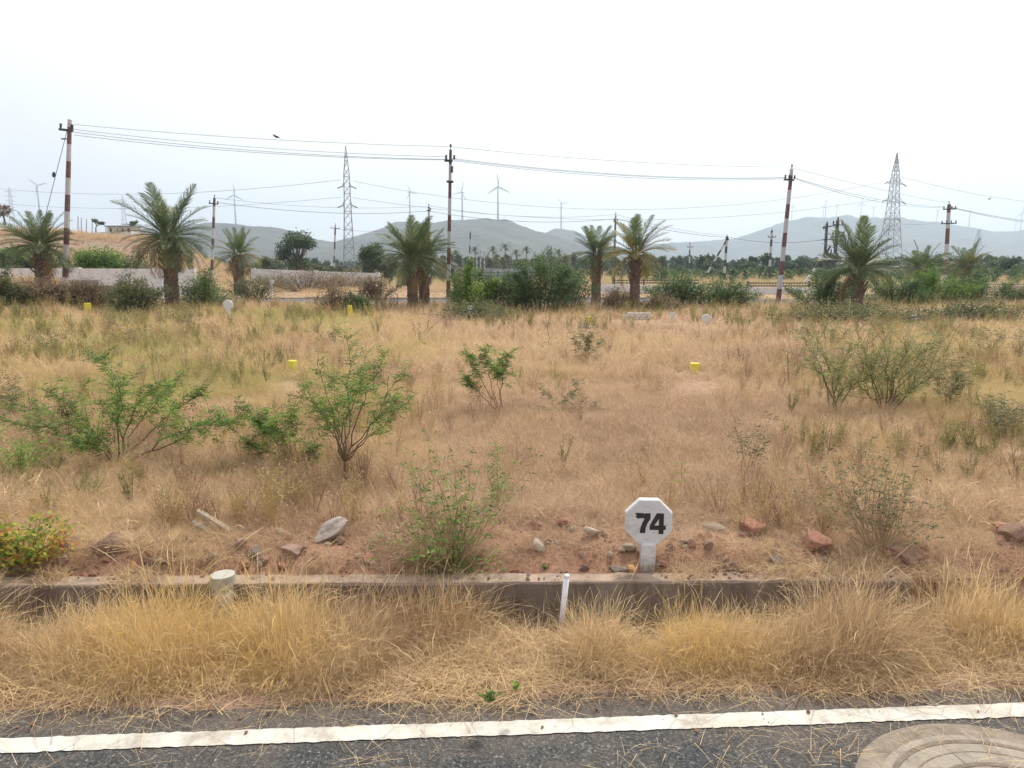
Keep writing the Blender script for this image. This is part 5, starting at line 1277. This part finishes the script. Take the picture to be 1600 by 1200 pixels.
# ---- manhole in the road
def manhole():
    c = G(1530, 1250, 0); R = (G(1530, 1250).x-G(1345, 1250).x)*.98
    c = G(1500, 1232, 0); R = .36
    c = Vector((1.30, 1.93, 0)); R = .36
    # fit: left limit about px 1345 at y 1200, top about y 1150
    pa = G(1345, 1200); pt = G(1470, 1152)
    R = .445; c = Vector((pa.x+R*.95, pt.y-R*.985, 0))
    t = empty('manhole_cover', c, 'round cement manhole cover with scored rings in the asphalt', 'manhole cover')
    rings = 9; n = 72; m = MB(); prof = []
    rad = [0, .10, .108, .118, .126, .235, .243, .253, .261, .35, .357, .366, .373, .395, .40]
    zz = [.008, .008, .0055, .0055, .008, .008, .0055, .0055, .008, .008, .0055, .0055, .008, .008, .0]
    vs = [(0, 0, .008)]; fs = []
    for r_, z in list(zip(rad, zz))[1:]:
        for k in range(n): a = 2*math.pi*k/n; vs.append((math.cos(a)*r_*(R/.4), math.sin(a)*r_*(R/.4), z))
    for k in range(n): fs.append((0, 1+k, 1+(k+1) % n))
    for i in range(len(rad)-2):
        for k in range(n): fs.append((1+i*n+k, 1+(i+1)*n+k, 1+(i+1)*n+(k+1) % n, 1+i*n+(k+1) % n))
    m.add(vs, fs)
    mm = noisy('cement_cover', (.17, .145, .12), (.32, .275, .22), 9, .95, .6, 90, c3=(.38, .33, .265)); m.obj('cover', mm, t)
    M['groove'] = noisy('groove_dirt', (.13, .10, .075), (.26, .20, .15), 20, .95)
    for ra, rb in ((.105, .121), (.176, .184), (.240, .256), (.306, .312), (.3535, .3695)):
        q = MB(); n2 = 72; vv = []
        for k in range(n2):
            a = 2*math.pi*k/n2; vv += [(math.cos(a)*ra*R/.4, math.sin(a)*ra*R/.4,   .0086), (math.cos(a)*rb*R/.4, math.sin(a)*rb*R/.4,   .0086)]
        q.add(vv, [(2*k, 2*k+1, (2*k+3) % (2*n2), (2*k+2) % (2*n2)) for k in range(n2)]); q.obj('groove', M['groove'], t)
    # radial score marks
    for k in range(8):
        a = 2*math.pi*k/8+.2; q = MB(); d = Vector((math.cos(a), math.sin(a), 0)); nn = Vector((-d.y, d.x, 0))*.0016
        q.add([d*.13-nn+Vector((0, 0, .0092)), d*.13+nn+Vector((0, 0, .0092)), d*.345+nn+Vector((0, 0, .0092)), d*.345-nn+Vector((0, 0, .0092))], [(0, 1, 2, 3)])
        q.obj('score_mark', M['groove'], t)
    # ragged cement apron
    q = MB(); n = 90; vs = [(0, 0, .004)]
    for k in range(n):
        a = 2*math.pi*k/n; rr_ = R*(1.13+.42*abs(math.cos(a))**2*(1 if math.cos(a) < 0 else .8)+.5*(float(fbm(math.cos(a)*3+5, math.sin(a)*3, 3))-.5)+.10*(float(fbm(a*9, 3., 3))-.5))
        if math.sin(a) > .3: rr_ = min(rr_, R*1.16)
        vs.append((math.cos(a)*rr_, math.sin(a)*rr_, .0045))
    q.add(vs, [(0, 1+k, 1+(k+1) % n) for k in range(n)]); q.obj('cement_apron', noisy('cement_apron', (.16, .13, .10), (.34, .28, .215), 12, .95, .7, 80), t)
manhole()

# ============================================================ GRASS (stuff; geometry nodes scatter tufts as instances)
def blade(m, p, az, lean, L, w, curl, rr, segs=4, droop=.0, head=False):
    d0 = Vector((math.cos(az), math.sin(az), 0)); side = Vector((-d0.y, d0.x, 0)); side = (side+Vector((0, 0, rr.uniform(-.5, .5)))).normalized()
    P = Vector(p); a = lean; vs = []; tone = rr.random()
    for i in range(segs+1):
        t = i/segs; ww = w*(1-t*.85)*.5
        if head and t > .7: ww = w*1.1
        if i == segs: vs.append(P)
        else: vs += [P-side*ww, P+side*ww]
        a += curl/segs*(1+t)
        P = P+(d0*math.sin(a)+Vector((0, 0, math.cos(a))))*(L/segs)+side*rr.uniform(-.05, .05)*L/segs
        if P.z < .003: P.z = .003+rr.random()*.006
    fs = [(2*i, 2*i+1, 2*i+3, 2*i+2) for i in range(segs-1)]+[(2*segs-2, 2*segs-1, 2*segs)]
    m.add(vs, fs, tone)
def tuft(seed, n, Lm, spread, w, lean=(.0, .5), curl=(.3, 1.2), wind=0., segs=4, heads=.15):
    rr = random.Random(seed); m = MB()
    for k in range(n):
        az = rr.uniform(0, 6.28)
        if rr.random() < wind: az = rr.gauss(0, .9)
        r = spread*math.sqrt(rr.random()); a2 = rr.uniform(0, 6.28)
        blade(m, (math.cos(a2)*r, math.sin(a2)*r, -.01), az, rr.uniform(*lean), Lm*rr.uniform(.5, 1.15), w*rr.uniform(.7, 1.3), rr.uniform(*curl), rr, segs, head=rr.random() < heads)
    return m
def litter(seed, n, Lm, rad, w, hmax):
    """matted straw: stalks lying in all directions"""
    rr = random.Random(seed); m = MB()
    for k in range(n):
        r = rad*math.sqrt(rr.random()); a2 = rr.uniform(0, 6.28)
        blade(m, (math.cos(a2)*r, math.sin(a2)*r, rr.uniform(.0, hmax)), rr.uniform(0, 6.28), rr.uniform(.7, 1.5), Lm*rr.uniform(.4, 1.2), w*rr.uniform(.7, 1.3), rr.uniform(-.2, 1.2), rr, 3)
    return m
def src(mb, name, mat):
    return bpy.data.objects.new(name, mb.mesh(name, mat))          # not linked to the scene: only its mesh is used by the scatter
def scatter(name, label, pts, rots, scls, idx, tint, sources, clear=.93):
    pts = np.asarray(pts); kk = clearmask(pts[:, 0], pts[:, 1], clear); pts, rots, scls, idx, tint = pts[kk], rots[kk], scls[kk], np.asarray(idx)[kk], np.asarray(tint)[kk]
    me = bpy.data.meshes.new(name); me.vertices.add(len(pts)); me.vertices.foreach_set('co', np.asarray(pts, np.float32).ravel())
    a = me.attributes.new('rot', 'FLOAT_VECTOR', 'POINT'); a.data.foreach_set('vector', np.asarray(rots, np.float32).ravel())
    a = me.attributes.new('scl', 'FLOAT_VECTOR', 'POINT'); a.data.foreach_set('vector', np.asarray(scls, np.float32).ravel())
    a = me.attributes.new('idx', 'INT', 'POINT'); a.data.foreach_set('value', np.asarray(idx, np.int32))
    a = me.attributes.new('tint', 'FLOAT', 'POINT'); a.data.foreach_set('value', np.asarray(tint, np.float32))
    o = link(name, me); tag(o, label, kind='stuff')
    ng = bpy.data.node_groups.new(name+'_scatter', 'GeometryNodeTree')
    ng.interface.new_socket('Geometry', in_out='INPUT', socket_type='NodeSocketGeometry'); ng.interface.new_socket('Geometry', in_out='OUTPUT', socket_type='NodeSocketGeometry')
    gi = ng.nodes.new('NodeGroupInput'); go = ng.nodes.new('NodeGroupOutput')
    iop = ng.nodes.new('GeometryNodeInstanceOnPoints'); iop.inputs['Pick Instance'].default_value = True
    join = ng.nodes.new('GeometryNodeGeometryToInstance')
    for s in reversed(sources):
        oi = ng.nodes.new('GeometryNodeObjectInfo'); oi.inputs['Object'].default_value = s
        ng.links.new(oi.outputs['Geometry'], join.inputs[0])
    def na(n_, t_):
        q = ng.nodes.new('GeometryNodeInputNamedAttribute'); q.data_type = t_; q.inputs['Name'].default_value = n_; return q.outputs['Attribute']
    ng.links.new(gi.outputs[0], iop.inputs['Points']); ng.links.new(join.outputs[0], iop.inputs['Instance'])
    ng.links.new(na('idx', 'INT'), iop.inputs['Instance Index']); ng.links.new(na('rot', 'FLOAT_VECTOR'), iop.inputs['Rotation']); ng.links.new(na('scl', 'FLOAT_VECTOR'), iop.inputs['Scale'])
    ng.links.new(iop.outputs[0], go.inputs[0])
    md = o.modifiers.new('scatter', 'NODES'); md.node_group = ng
    return o
def rots_for(n, tilt=.12, yaw=None):
    r = np.zeros((n, 3)); r[:, 0] = RN.normal(0, tilt, n); r[:, 1] = RN.normal(0, tilt, n)
    r[:, 2] = RN.uniform(0, 6.283, n) if yaw is None else yaw
    return r
CLEAR = []
for q in C.objects:
    if q.parent is None and q.name.split('.')[0] in ('boundary_stone', 'plot_marker', 'stone_post', 'brick_stack', 'capped_pipe', 'thin_pipe'):
        pp = q.name.startswith('capped'); CLEAR.append((q.location.x, q.location.y, .17 if pp else .30+.004*q.location.y if q.name.startswith('boundary') else .10+.012*q.location.y, .42 if pp else 2.0 if q.name.startswith('boundary') else .2 if q.name.startswith('thin') else .35+.10*q.location.y))
    elif q.name.startswith('rock'): CLEAR.append((q.location.x, q.location.y, q.scale.x*.9, q.scale.x*1.5))
def clearmask(x, y, p=.93):
    k = np.ones(len(x), bool)
    k &= ~((x > 3.2) & (x < 5.1) & (y < 23.1) & (y > 20.2))      # trodden patch before the brick stack
    for cx, cy, r, f in CLEAR: k &= ~((np.abs(x-cx*y/cy) < r) & (y < cy+r*.3) & (y > cy-f))
    return k | (RN.random(len(x)) > p)
def scl_of(s, zf=None):
    s = np.asarray(s); z = s if zf is None else s*zf
    return np.stack([s, s, z], 1)
def pxy(x, y, z=.13):
    d = y*CP-(z-CAMH)*SP
    return 800+FPX*x/d, 600-FPX*(y*SP+(z-CAMH)*CP)/d

# verge grass
S_V = [src(tuft(300+i, 170, .26, .11, .0013, wind=.55, curl=(-.3, 2.5), lean=(.1, 1.3), segs=5, heads=.35), 'verge_tuft', M['straw']) for i in range(6)]
nV = 5200
xv = RN.uniform(-6, 6, nV*2); tv = RN.random(nV*2)
y0, y1 = edgeY(xv)+.06, kerbY(xv)-.03
yv = y0+(y1-y0)*tv**.9
PX, PY = pxy(xv, yv, 0)
cl = fbm(xv*2.3+5, yv*2.3, 3)
# where the photograph shows gaps: bare edge in the middle, kerb face visible right of the thin pipe
bare = sm(560, 640, PX)*(1-sm(1000, 1080, PX))*sm(1035, 1065, PY)
keep = (RN.random(nV*2) < (.35+.9*sm(.35, .6, cl))) & (RN.random(nV*2) > bare*.93)
gap = sm(915, 960, PX)*(1-sm(1180, 1230, PX))*(1-sm(975, 1010, PY))
gap2 = sm(425, 470, PX)*(1-sm(600, 650, PX))*(1-sm(960, 990, PY))
keep &= (RN.random(nV*2) > gap*.9) & (RN.random(nV*2) > gap2*.75)
xv, yv, PX, PY, tv, cl = [q[keep][:nV] for q in (xv, yv, PX, PY, tv, cl)]
zv = -.005-.13*sm(.35, .95, tv)
hv = .42+.62*sm(.3, .7, cl)+.25*RN.random(len(xv))
hv *= .55+.55*sm(0, .35, tv)
hv *= 1-.35*sm(915, 960, PX)*(1-sm(1180, 1230, PX))*(1-sm(990, 1030, PY))
hv *= 1+.06*sm(0, 200, PX)*(1-sm(780, 860, PX))+.22*sm(.6, 1, tv)*(1-sm(760, 860, PX))+.22*sm(1180, 1300, PX)
hv *= .62+.66*fbm(xv*3.1+50, yv*3.1, 2)
hv += .16*np.exp(-((PX-400)/70)**2)+.2*np.exp(-((PX-1050)/60)**2-((PY-1010)/40)**2)
hv *= 1-.5*np.exp(-((PX-352)/34)**4)
tint = .40+1.1*(fbm(xv*1.3, yv*1.7+8, 3)-.5)+RN.normal(0, .10, len(xv))+.22*np.exp(-((PX-410)/55)**2)+.2*np.exp(-((PX-700)/60)**2-((PY-950)/40)**2)+.12*np.exp(-((PX-1030)/90)**2)
tint += .45*np.exp(-((PX-235)/60)**2-((PY-925)/16)**2)
tint -= .30*np.exp(-((PX-570)/90)**2)+.22*np.exp(-((PX-0)/70)**2)+.12*sm(1040, 1090, PY)
flow = np.where(RN.random(len(xv)) < .72, RN.normal(0, .8, len(xv)), RN.uniform(0, 6.283, len(xv)))+1.4*(fbm(xv*1.1+3, yv*1.1, 2)-.5)*3
scatter('verge_grass', 'tall golden dry grass bending over the verge between road and kerb', np.stack([xv, yv, zv], 1), rots_for(len(xv), .2, flow), scl_of(hv*.88, RN.uniform(.8, 1.35, len(xv))), RN.integers(0, 6, len(xv)), np.clip(tint, 0, 1), S_V)
S_H = [src(tuft(320+i, 26, .44, .06, .0012, wind=.65, curl=(.5, 2.0), lean=(0, .7), segs=6, heads=.9), 'verge_stalks', M['straw']) for i in range(4)]
k_ = RN.random(len(xv)) < .16
scatter('verge_stalks', 'thin seed bearing stalks nodding above the verge grass', np.stack([xv, yv, zv], 1)[k_], rots_for(k_.sum(), .2, RN.normal(0, .7, k_.sum())), scl_of((hv*.85)[k_]), RN.integers(0, 4, k_.sum()), np.clip(tint[k_]+.02, 0, 1), S_H)
# lying straw on the verge front and loose straw on the asphalt
S_L = [src(litter(330+i, 34, .17, .10, .0026, .02), 'straw_litter', M['straw']) for i in range(4)]
nL = 2300; xl = RN.uniform(-5, 5, nL); u_ = RN.random(nL)**.8; yl = edgeY(xl)-.06+u_*.5
zl = np.where(yl < edgeY(xl)-.1, .004, .008)-.0*xl
scatter('straw_litter', 'lying dry straw along the asphalt edge', np.stack([xl, yl, zl], 1), rots_for(nL, .05), scl_of(RN.uniform(.5, 1.15, nL), .8), RN.integers(0, 4, nL), np.clip(.0+.45*fbm(xl*2, yl*2, 2)+.12*RN.random(nL), 0, 1), S_L)
S_L2 = [src(litter(340+i, 5, .13, .10, .0018, .004), 'loose_straw', M['straw']) for i in range(5)]
nL = 900; xl = RN.uniform(-3.2, 3.2, nL); yl = edgeY(xl)-.02-(RN.random(nL)**1.6)*1.2
w_ = fbm(xl*2.2, yl*2.2, 3) > .47+.0*xl; xl, yl = xl[w_], yl[w_]; nL = len(xl)
scatter('loose_straw', 'loose dry stalks scattered over asphalt and painted line', np.stack([xl, yl, yl*0+.013], 1), rots_for(nL, .02), scl_of(RN.uniform(.4, 1.3, nL), .35), RN.integers(0, 5, nL), RN.uniform(.1, .55, nL), S_L2)

nK = 420; xk2 = np.concatenate([RN.uniform(-2.9, -.75, 260), RN.uniform(.55, 2.3, 160)]); yk2 = kerbY(xk2)+RN.uniform(.0, .16, nK)
w_ = fbm(xk2*2.6, xk2*0+3, 3) > .44; xk2, yk2 = xk2[w_], yk2[w_]; nK = len(xk2)
scatter('kerb_straw', 'dry straw fallen over the top of the concrete kerb', np.stack([xk2, yk2, yk2*0+KT], 1), rots_for(nK, .1), scl_of(RN.uniform(.45, .95, nK)), RN.integers(0, 4, nK), RN.uniform(0, .4, nK), S_L)
# field: matted straw + low tufts, denser near, larger far
S_M = [src(litter(350+i, 95, .19, .17, .0024, .035), 'straw_mat', M['mat']) for i in range(5)]
S_T = [src(tuft(360+i, 85, .19, .07, .0021, curl=(.3, 2.4), lean=(.1, .9), segs=4, heads=.1), 'dry_tuft', M['mat']) for i in range(5)]
# far versions: fewer and wider blades
S_MF = [src(litter(370+i, 60, .34, .34, .0075, .05), 'straw_mat_far', M['mat']) for i in range(4)]
S_TF = [src(tuft(380+i, 55, .36, .16, .0075, curl=(.2, 1.3), lean=(0, .6), segs=3, heads=.1), 'dry_tuft_far', M['mat']) for i in range(4)]
def fan(n, ya, yb, spread=.80, gamma=1.):
    """random points in the camera-facing wedge of the field, thinning with distance"""
    u = RN.random(n); y = np.exp(np.log(ya)+(np.log(yb)-np.log(ya))*u**gamma); x = RN.uniform(-spread, spread, n)*(y+.6)
    return x, y
def field_tint(x, y):
    px, py = pxy(x, y)
    t = .38+.75*(fbm(x*.55+2, y*.55, 4)-.5)+.35*(fbm(x*2.2, y*2.2, 3)-.5)
    t += .14*sm(700, 900, py)*(1-sm(300, 520, px))
    t += .10*np.exp(-((px-1380)/130)**2-((py-800)/70)**2)
    t += (.22+.42*sm(.44, .58, fbm(x*.6+20, y*.6, 3)))*(1-sm(480, 760, px))*(1-sm(600, 800, py))*sm(478, 500, py)
    t += .16*sm(1150, 1350, px)*sm(480, 560, py)*(1-sm(700, 860, py))+.24*sm(1120, 1420, px)*(1-sm(640, 760, py))*sm(.40, .58, fbm(x*.8+40, y*.8, 3))
    t -= .08*sm(600, 700, px)*(1-sm(1000, 1200, px))*sm(620, 680, py)
    return np.clip(t, 0, 1)
x, y = fan(15000, 3.75, 13); w_ = (y > kerbY(x)+.14)
bpx, bpy_ = pxy(x, y)
bermbare = (y < kerbY(x)+.75) & (RN.random(len(x)) < (.25+.5*sm(740, 800, bpx)*(1-sm(1150, 1230, bpx)))*sm(.38, .55, fbm(x*2.0+7, y*2.0, 3))+.15*(x > .1)*(x < 1.2))
w_ &= ~bermbare; x, y = x[w_], y[w_]; n_ = len(x)
s_ = RN.uniform(.6, 1.15, n_)*(.75+.05*y)*np.where(y < kerbY(x)+.7, .6, 1)
scatter('straw_mat', 'matted pinkish dry straw covering the near field', np.stack([x, y, H(x, y)-.005], 1), rots_for(n_, .1), scl_of(s_, RN.uniform(.7, 1.5, n_)), RN.integers(0, 5, n_), field_tint(x, y), S_M)
x, y = fan(9500, 3.8, 13.5); cl = fbm(x*.9+9, y*.9, 3); px, py = pxy(x, y); mid = sm(600, 720, px)*(1-sm(1080, 1180, px)); w_ = (y > kerbY(x)+.16) & (RN.random(len(x)) < (.12+1.1*sm(.42, .62, cl))*(1-.72*mid)); x, y, cl = x[w_], y[w_], cl[w_]
bpx, bpy_ = pxy(x, y)
w_ = ~((y < kerbY(x)+.8) & (np.abs(bpx-700) > 90) & (RN.random(len(x)) < .25+.55*sm(740, 800, bpx)*(1-sm(1120, 1220, bpx)))); x, y, cl = x[w_], y[w_], cl[w_]; n_ = len(x); px, py = pxy(x, y)
s_ = RN.uniform(.5, 1.1, n_)*(.8+.05*y)*(.8+.5*sm(.5, .7, cl))*(1-.3*sm(600, 720, px)*(1-sm(1080, 1180, px)))*(1+.5*(1-sm(380, 560, px))*sm(640, 720, py)*(1-sm(880, 900, py)))
s_ *= 1+.7*np.exp(-((px-1370)/110)**2-((py-830)/50)**2)+.75*np.exp(-((px-700)/95)**2-((py-850)/45)**2)
scatter('field_tufts', 'low dry grass tufts standing in the near field', np.stack([x, y, H(x, y)-.01], 1), rots_for(n_, .15), scl_of(s_, RN.uniform(.7, 1.2, n_)), RN.integers(0, 5, n_), np.clip(field_tint(x, y)+.06, 0, 1), S_T)
x, y = fan(15000, 10.5, 30.6); n_ = len(x)
scatter('far_straw', 'pale straw covering the middle of the field', np.stack([x, y, H(x, y)-.01], 1), rots_for(n_, .08), scl_of(RN.uniform(.6, 1.2, n_)*(.6+.035*y), RN.uniform(.6, 1.2, n_)), RN.integers(0, 4, n_), np.clip(field_tint(x, y)+.05, 0, 1), S_MF)
x, y = fan(12000, 10.5, 30.6); cl = fbm(x*.45+9, y*.45, 3); px, py = pxy(x, y); mid = sm(560, 700, px)*(1-sm(1100, 1220, px))*sm(520, 560, py); w_ = RN.random(len(x)) < (.12+sm(.42, .6, cl))*(1-.7*mid); x, y, cl = x[w_], y[w_], cl[w_]; n_ = len(x); px, py = pxy(x, y)
s_ = RN.uniform(.5, 1.1, n_)*(.36+.022*y)*(.75+.6*sm(.5, .7, cl))*(1+.25*(1-sm(420, 520, px)))
scatter('far_tufts', 'feathery dry grass tufts in the middle of the field', np.stack([x, y, H(x, y)-.01], 1), rots_for(n_, .12), scl_of(s_, RN.uniform(.7, 1.25, n_)), RN.integers(0, 4, n_), np.clip(field_tint(x, y)+.08, 0, 1), S_TF)
x, y = fan(9000, 37.2, 62, .85); cl = fbm(x*.25+9, y*.25, 3); w_ = RN.random(len(x)) < .25+sm(.4, .6, cl); x, y = x[w_], y[w_]; n_ = len(x)
scatter('dry_grass', 'dry grass beyond the second road', np.stack([x, y, H(x, y)-.02], 1), rots_for(n_, .1), scl_of(RN.uniform(.9, 2.0, n_), np.where(y < 47, .28, .8)), RN.integers(0, 4, n_), np.clip(.3+.3*fbm(x*.1, y*.1)+.1*RN.random(n_), 0, 1), S_TF)
x = None
ny = 5200; y = RN.uniform(49, 113, ny); a_ = RN.uniform(-.86, -.30, ny); x = a_*y; cl = fbm(x*.08, y*.12+4, 4); w_ = RN.random(ny) < .15+1.1*sm(.42, .6, cl); x, y, cl = x[w_], y[w_], cl[w_]; n_ = len(x)
scatter('ridge_grass', 'dry grass and scrub on the slope of the left ridge', np.stack([x, y, H(x, y)-.05], 1), rots_for(n_, .1), scl_of(RN.uniform(1.2, 3.6, n_), RN.uniform(.5, 1.1, n_)), RN.integers(0, 4, n_), np.clip(.1+1.1*(cl-.3)+.25*RN.random(n_)*(RN.random(n_) < .4), 0, 1), S_TF)
ny = 9000; y = np.exp(RN.uniform(np.log(60), np.log(190), ny)); x = RN.uniform(-.4, .85, ny)*y; cl = fbm(x*.04+30, y*.06+4, 4); w_ = RN.random(ny) < .25+1.1*sm(.4, .6, cl); x, y, cl = x[w_], y[w_], cl[w_]; n_ = len(x)
scatter('plain_grass', 'dry grass and low scrub over the plain behind the walls', np.stack([x, y, H(x, y)-.05], 1), rots_for(n_, .1), scl_of(RN.uniform(1.5, 3.5, n_)*(y/80), RN.uniform(.5, 1.0, n_)), RN.integers(0, 4, n_), np.where(RN.random(n_) < .55, .97, .25+.4*cl), S_TF)
# green weeds mixed in
S_W = []
for i in range(4):
    rr = random.Random(390+i); m = MB()
    for k in range(12):
        az = rr.uniform(0, 6.28); e = Vector((math.cos(az)*.12*rr.random(), math.sin(az)*.12*rr.random(), rr.uniform(.15, .4)))
        m.tube([Vector((0, 0, -.02)), e*.5, e], [.003, .0025, .0015], 3, tone=.9)
        for j in range(16):
            P = e*rr.uniform(.25, 1); v = Vector((rr.uniform(-1, 1), rr.uniform(-1, 1), rr.uniform(-.2, .8))).normalized()
            add_leaflet(m, P, v, rr.uniform(.015, .04), .010, rr.random())
    S_W.append(src(m, 'weed', M['weed']))
x, y = fan(9000, 4.5, 30); px, py = pxy(x, y); g_ = fbm(x*.5+30, y*.5, 3)
pr = .014+.9*sm(.5, .62, g_)*((1-sm(430, 600, px))*(1-sm(600, 720, py))+sm(1150, 1400, px)*(1-sm(650, 800, py))*.9)+.35*(1-sm(380, 500, px))*sm(740, 780, py)*sm(.45, .6, g_)
pr += .7*(1-sm(513, 530, py))*sm(.35, .5, g_)
w_ = (RN.random(len(x)) < pr*.55) & (y > kerbY(x)+.5); x, y = x[w_], y[w_]; n_ = len(x)
scatter('field_weeds', 'thin green and yellow weeds growing among the straw', np.stack([x, y, H(x, y)], 1), rots_for(n_, .15), scl_of(RN.uniform(.5, 1.1, n_)*(.5+.045*y)), RN.integers(0, 4, n_), RN.uniform(.2, 1, n_), S_W)
S_D = []
for i in range(5):
    rr = random.Random(420+i); m = MB()
    for k in range(9):
        az = rr.uniform(0, 6.28); e = Vector((math.cos(az)*.16*rr.random(), math.sin(az)*.16*rr.random(), rr.uniform(.2, .42)))
        p_ = curve_pts(Vector((0, 0, -.02)), e, Vector((0, 0, .03)), 3); m.tube(p_, [.0022, .002, .0016, .001], 3, tone=.35)
        for j in range(5):
            q = e*rr.uniform(.4, 1); w2 = q+Vector((rr.uniform(-.06, .06), rr.uniform(-.06, .06), rr.uniform(.01, .08)))
            m.tube([q, w2], [.0013, .0008], 3, tone=.45)
            for h_ in range(3):
                v = Vector((rr.uniform(-1, 1), rr.uniform(-1, 1), rr.uniform(-.5, .8))).normalized(); add_leaflet(m, w2, v, rr.uniform(.008, .02), .007, rr.random())
    S_D.append(src(m, 'dry_weed', M['mat']))
x, y = fan(4200, 4.1, 28); px, py = pxy(x, y); w_ = (RN.random(len(x)) < (.10+.9*sm(.48, .62, fbm(x*.7+60, y*.7, 3)))*(1-.8*sm(620, 720, px)*(1-sm(1080, 1160, px)))+.4*np.exp(-((px-1370)/130)**2-((py-760)/80)**2)) & (y > kerbY(x)+.4); x, y = x[w_], y[w_]; n_ = len(x)
scatter('dry_weeds', 'thin brown and olive stalks standing among the straw', np.stack([x, y, H(x, y)], 1), rots_for(n_, .15), scl_of(RN.uniform(.5, 1.05, n_)*(.65+.035*y)), RN.integers(0, 5, n_), RN.choice([.02, .1, .3, .95, .8], n_), S_D)
# pebbles and crumbs
S_P = [bpy.data.objects.new('pebble', rock_mesh(400+i, RC[c], 7)) for i, c in enumerate(('red', 'pink', 'tan', 'red', 'brown', 'pink'))]
for s in S_P: s.data.name = 'pebble'
nP = 3600; xp = RN.uniform(-3.6, 4.2, nP); yp = kerbY(xp)+.02+RN.random(nP)**1.3*.95; sz = .003+.027*RN.random(nP)**np.where(xp > .5, 4, 6); sz = np.where(yp < kerbY(xp)+.12, sz*.45, sz)
w_ = RN.random(nP) < .25+.9*sm(.4, .6, fbm(xp*1.7, yp*1.7, 2)); xp, yp, sz = xp[w_], yp[w_], sz[w_]
zp = np.maximum(H(xp, yp), np.where(yp < kerbY(xp)+.11, KT, -9))
scatter('pebbles', 'red and tan pebbles and crumbs of earth behind the kerb', np.stack([xp, yp, zp+sz*.3], 1), rots_for(len(xp), 1.), scl_of(sz), RN.integers(0, 6, len(xp)), xp*0, S_P, 0)
nP = 2600; xp = RN.uniform(-3.5, 3.5, nP); yp = edgeY(xp)+.0+RN.normal(0, .10, nP); sz = .0015+.007*RN.random(nP)**5
scatter('road_grit', 'small stones and grit along the asphalt edge', np.stack([xp, yp, .006+sz*.4], 1), rots_for(nP, 1.), scl_of(sz), RN.integers(0, 6, nP), xp*0, S_P, 0)
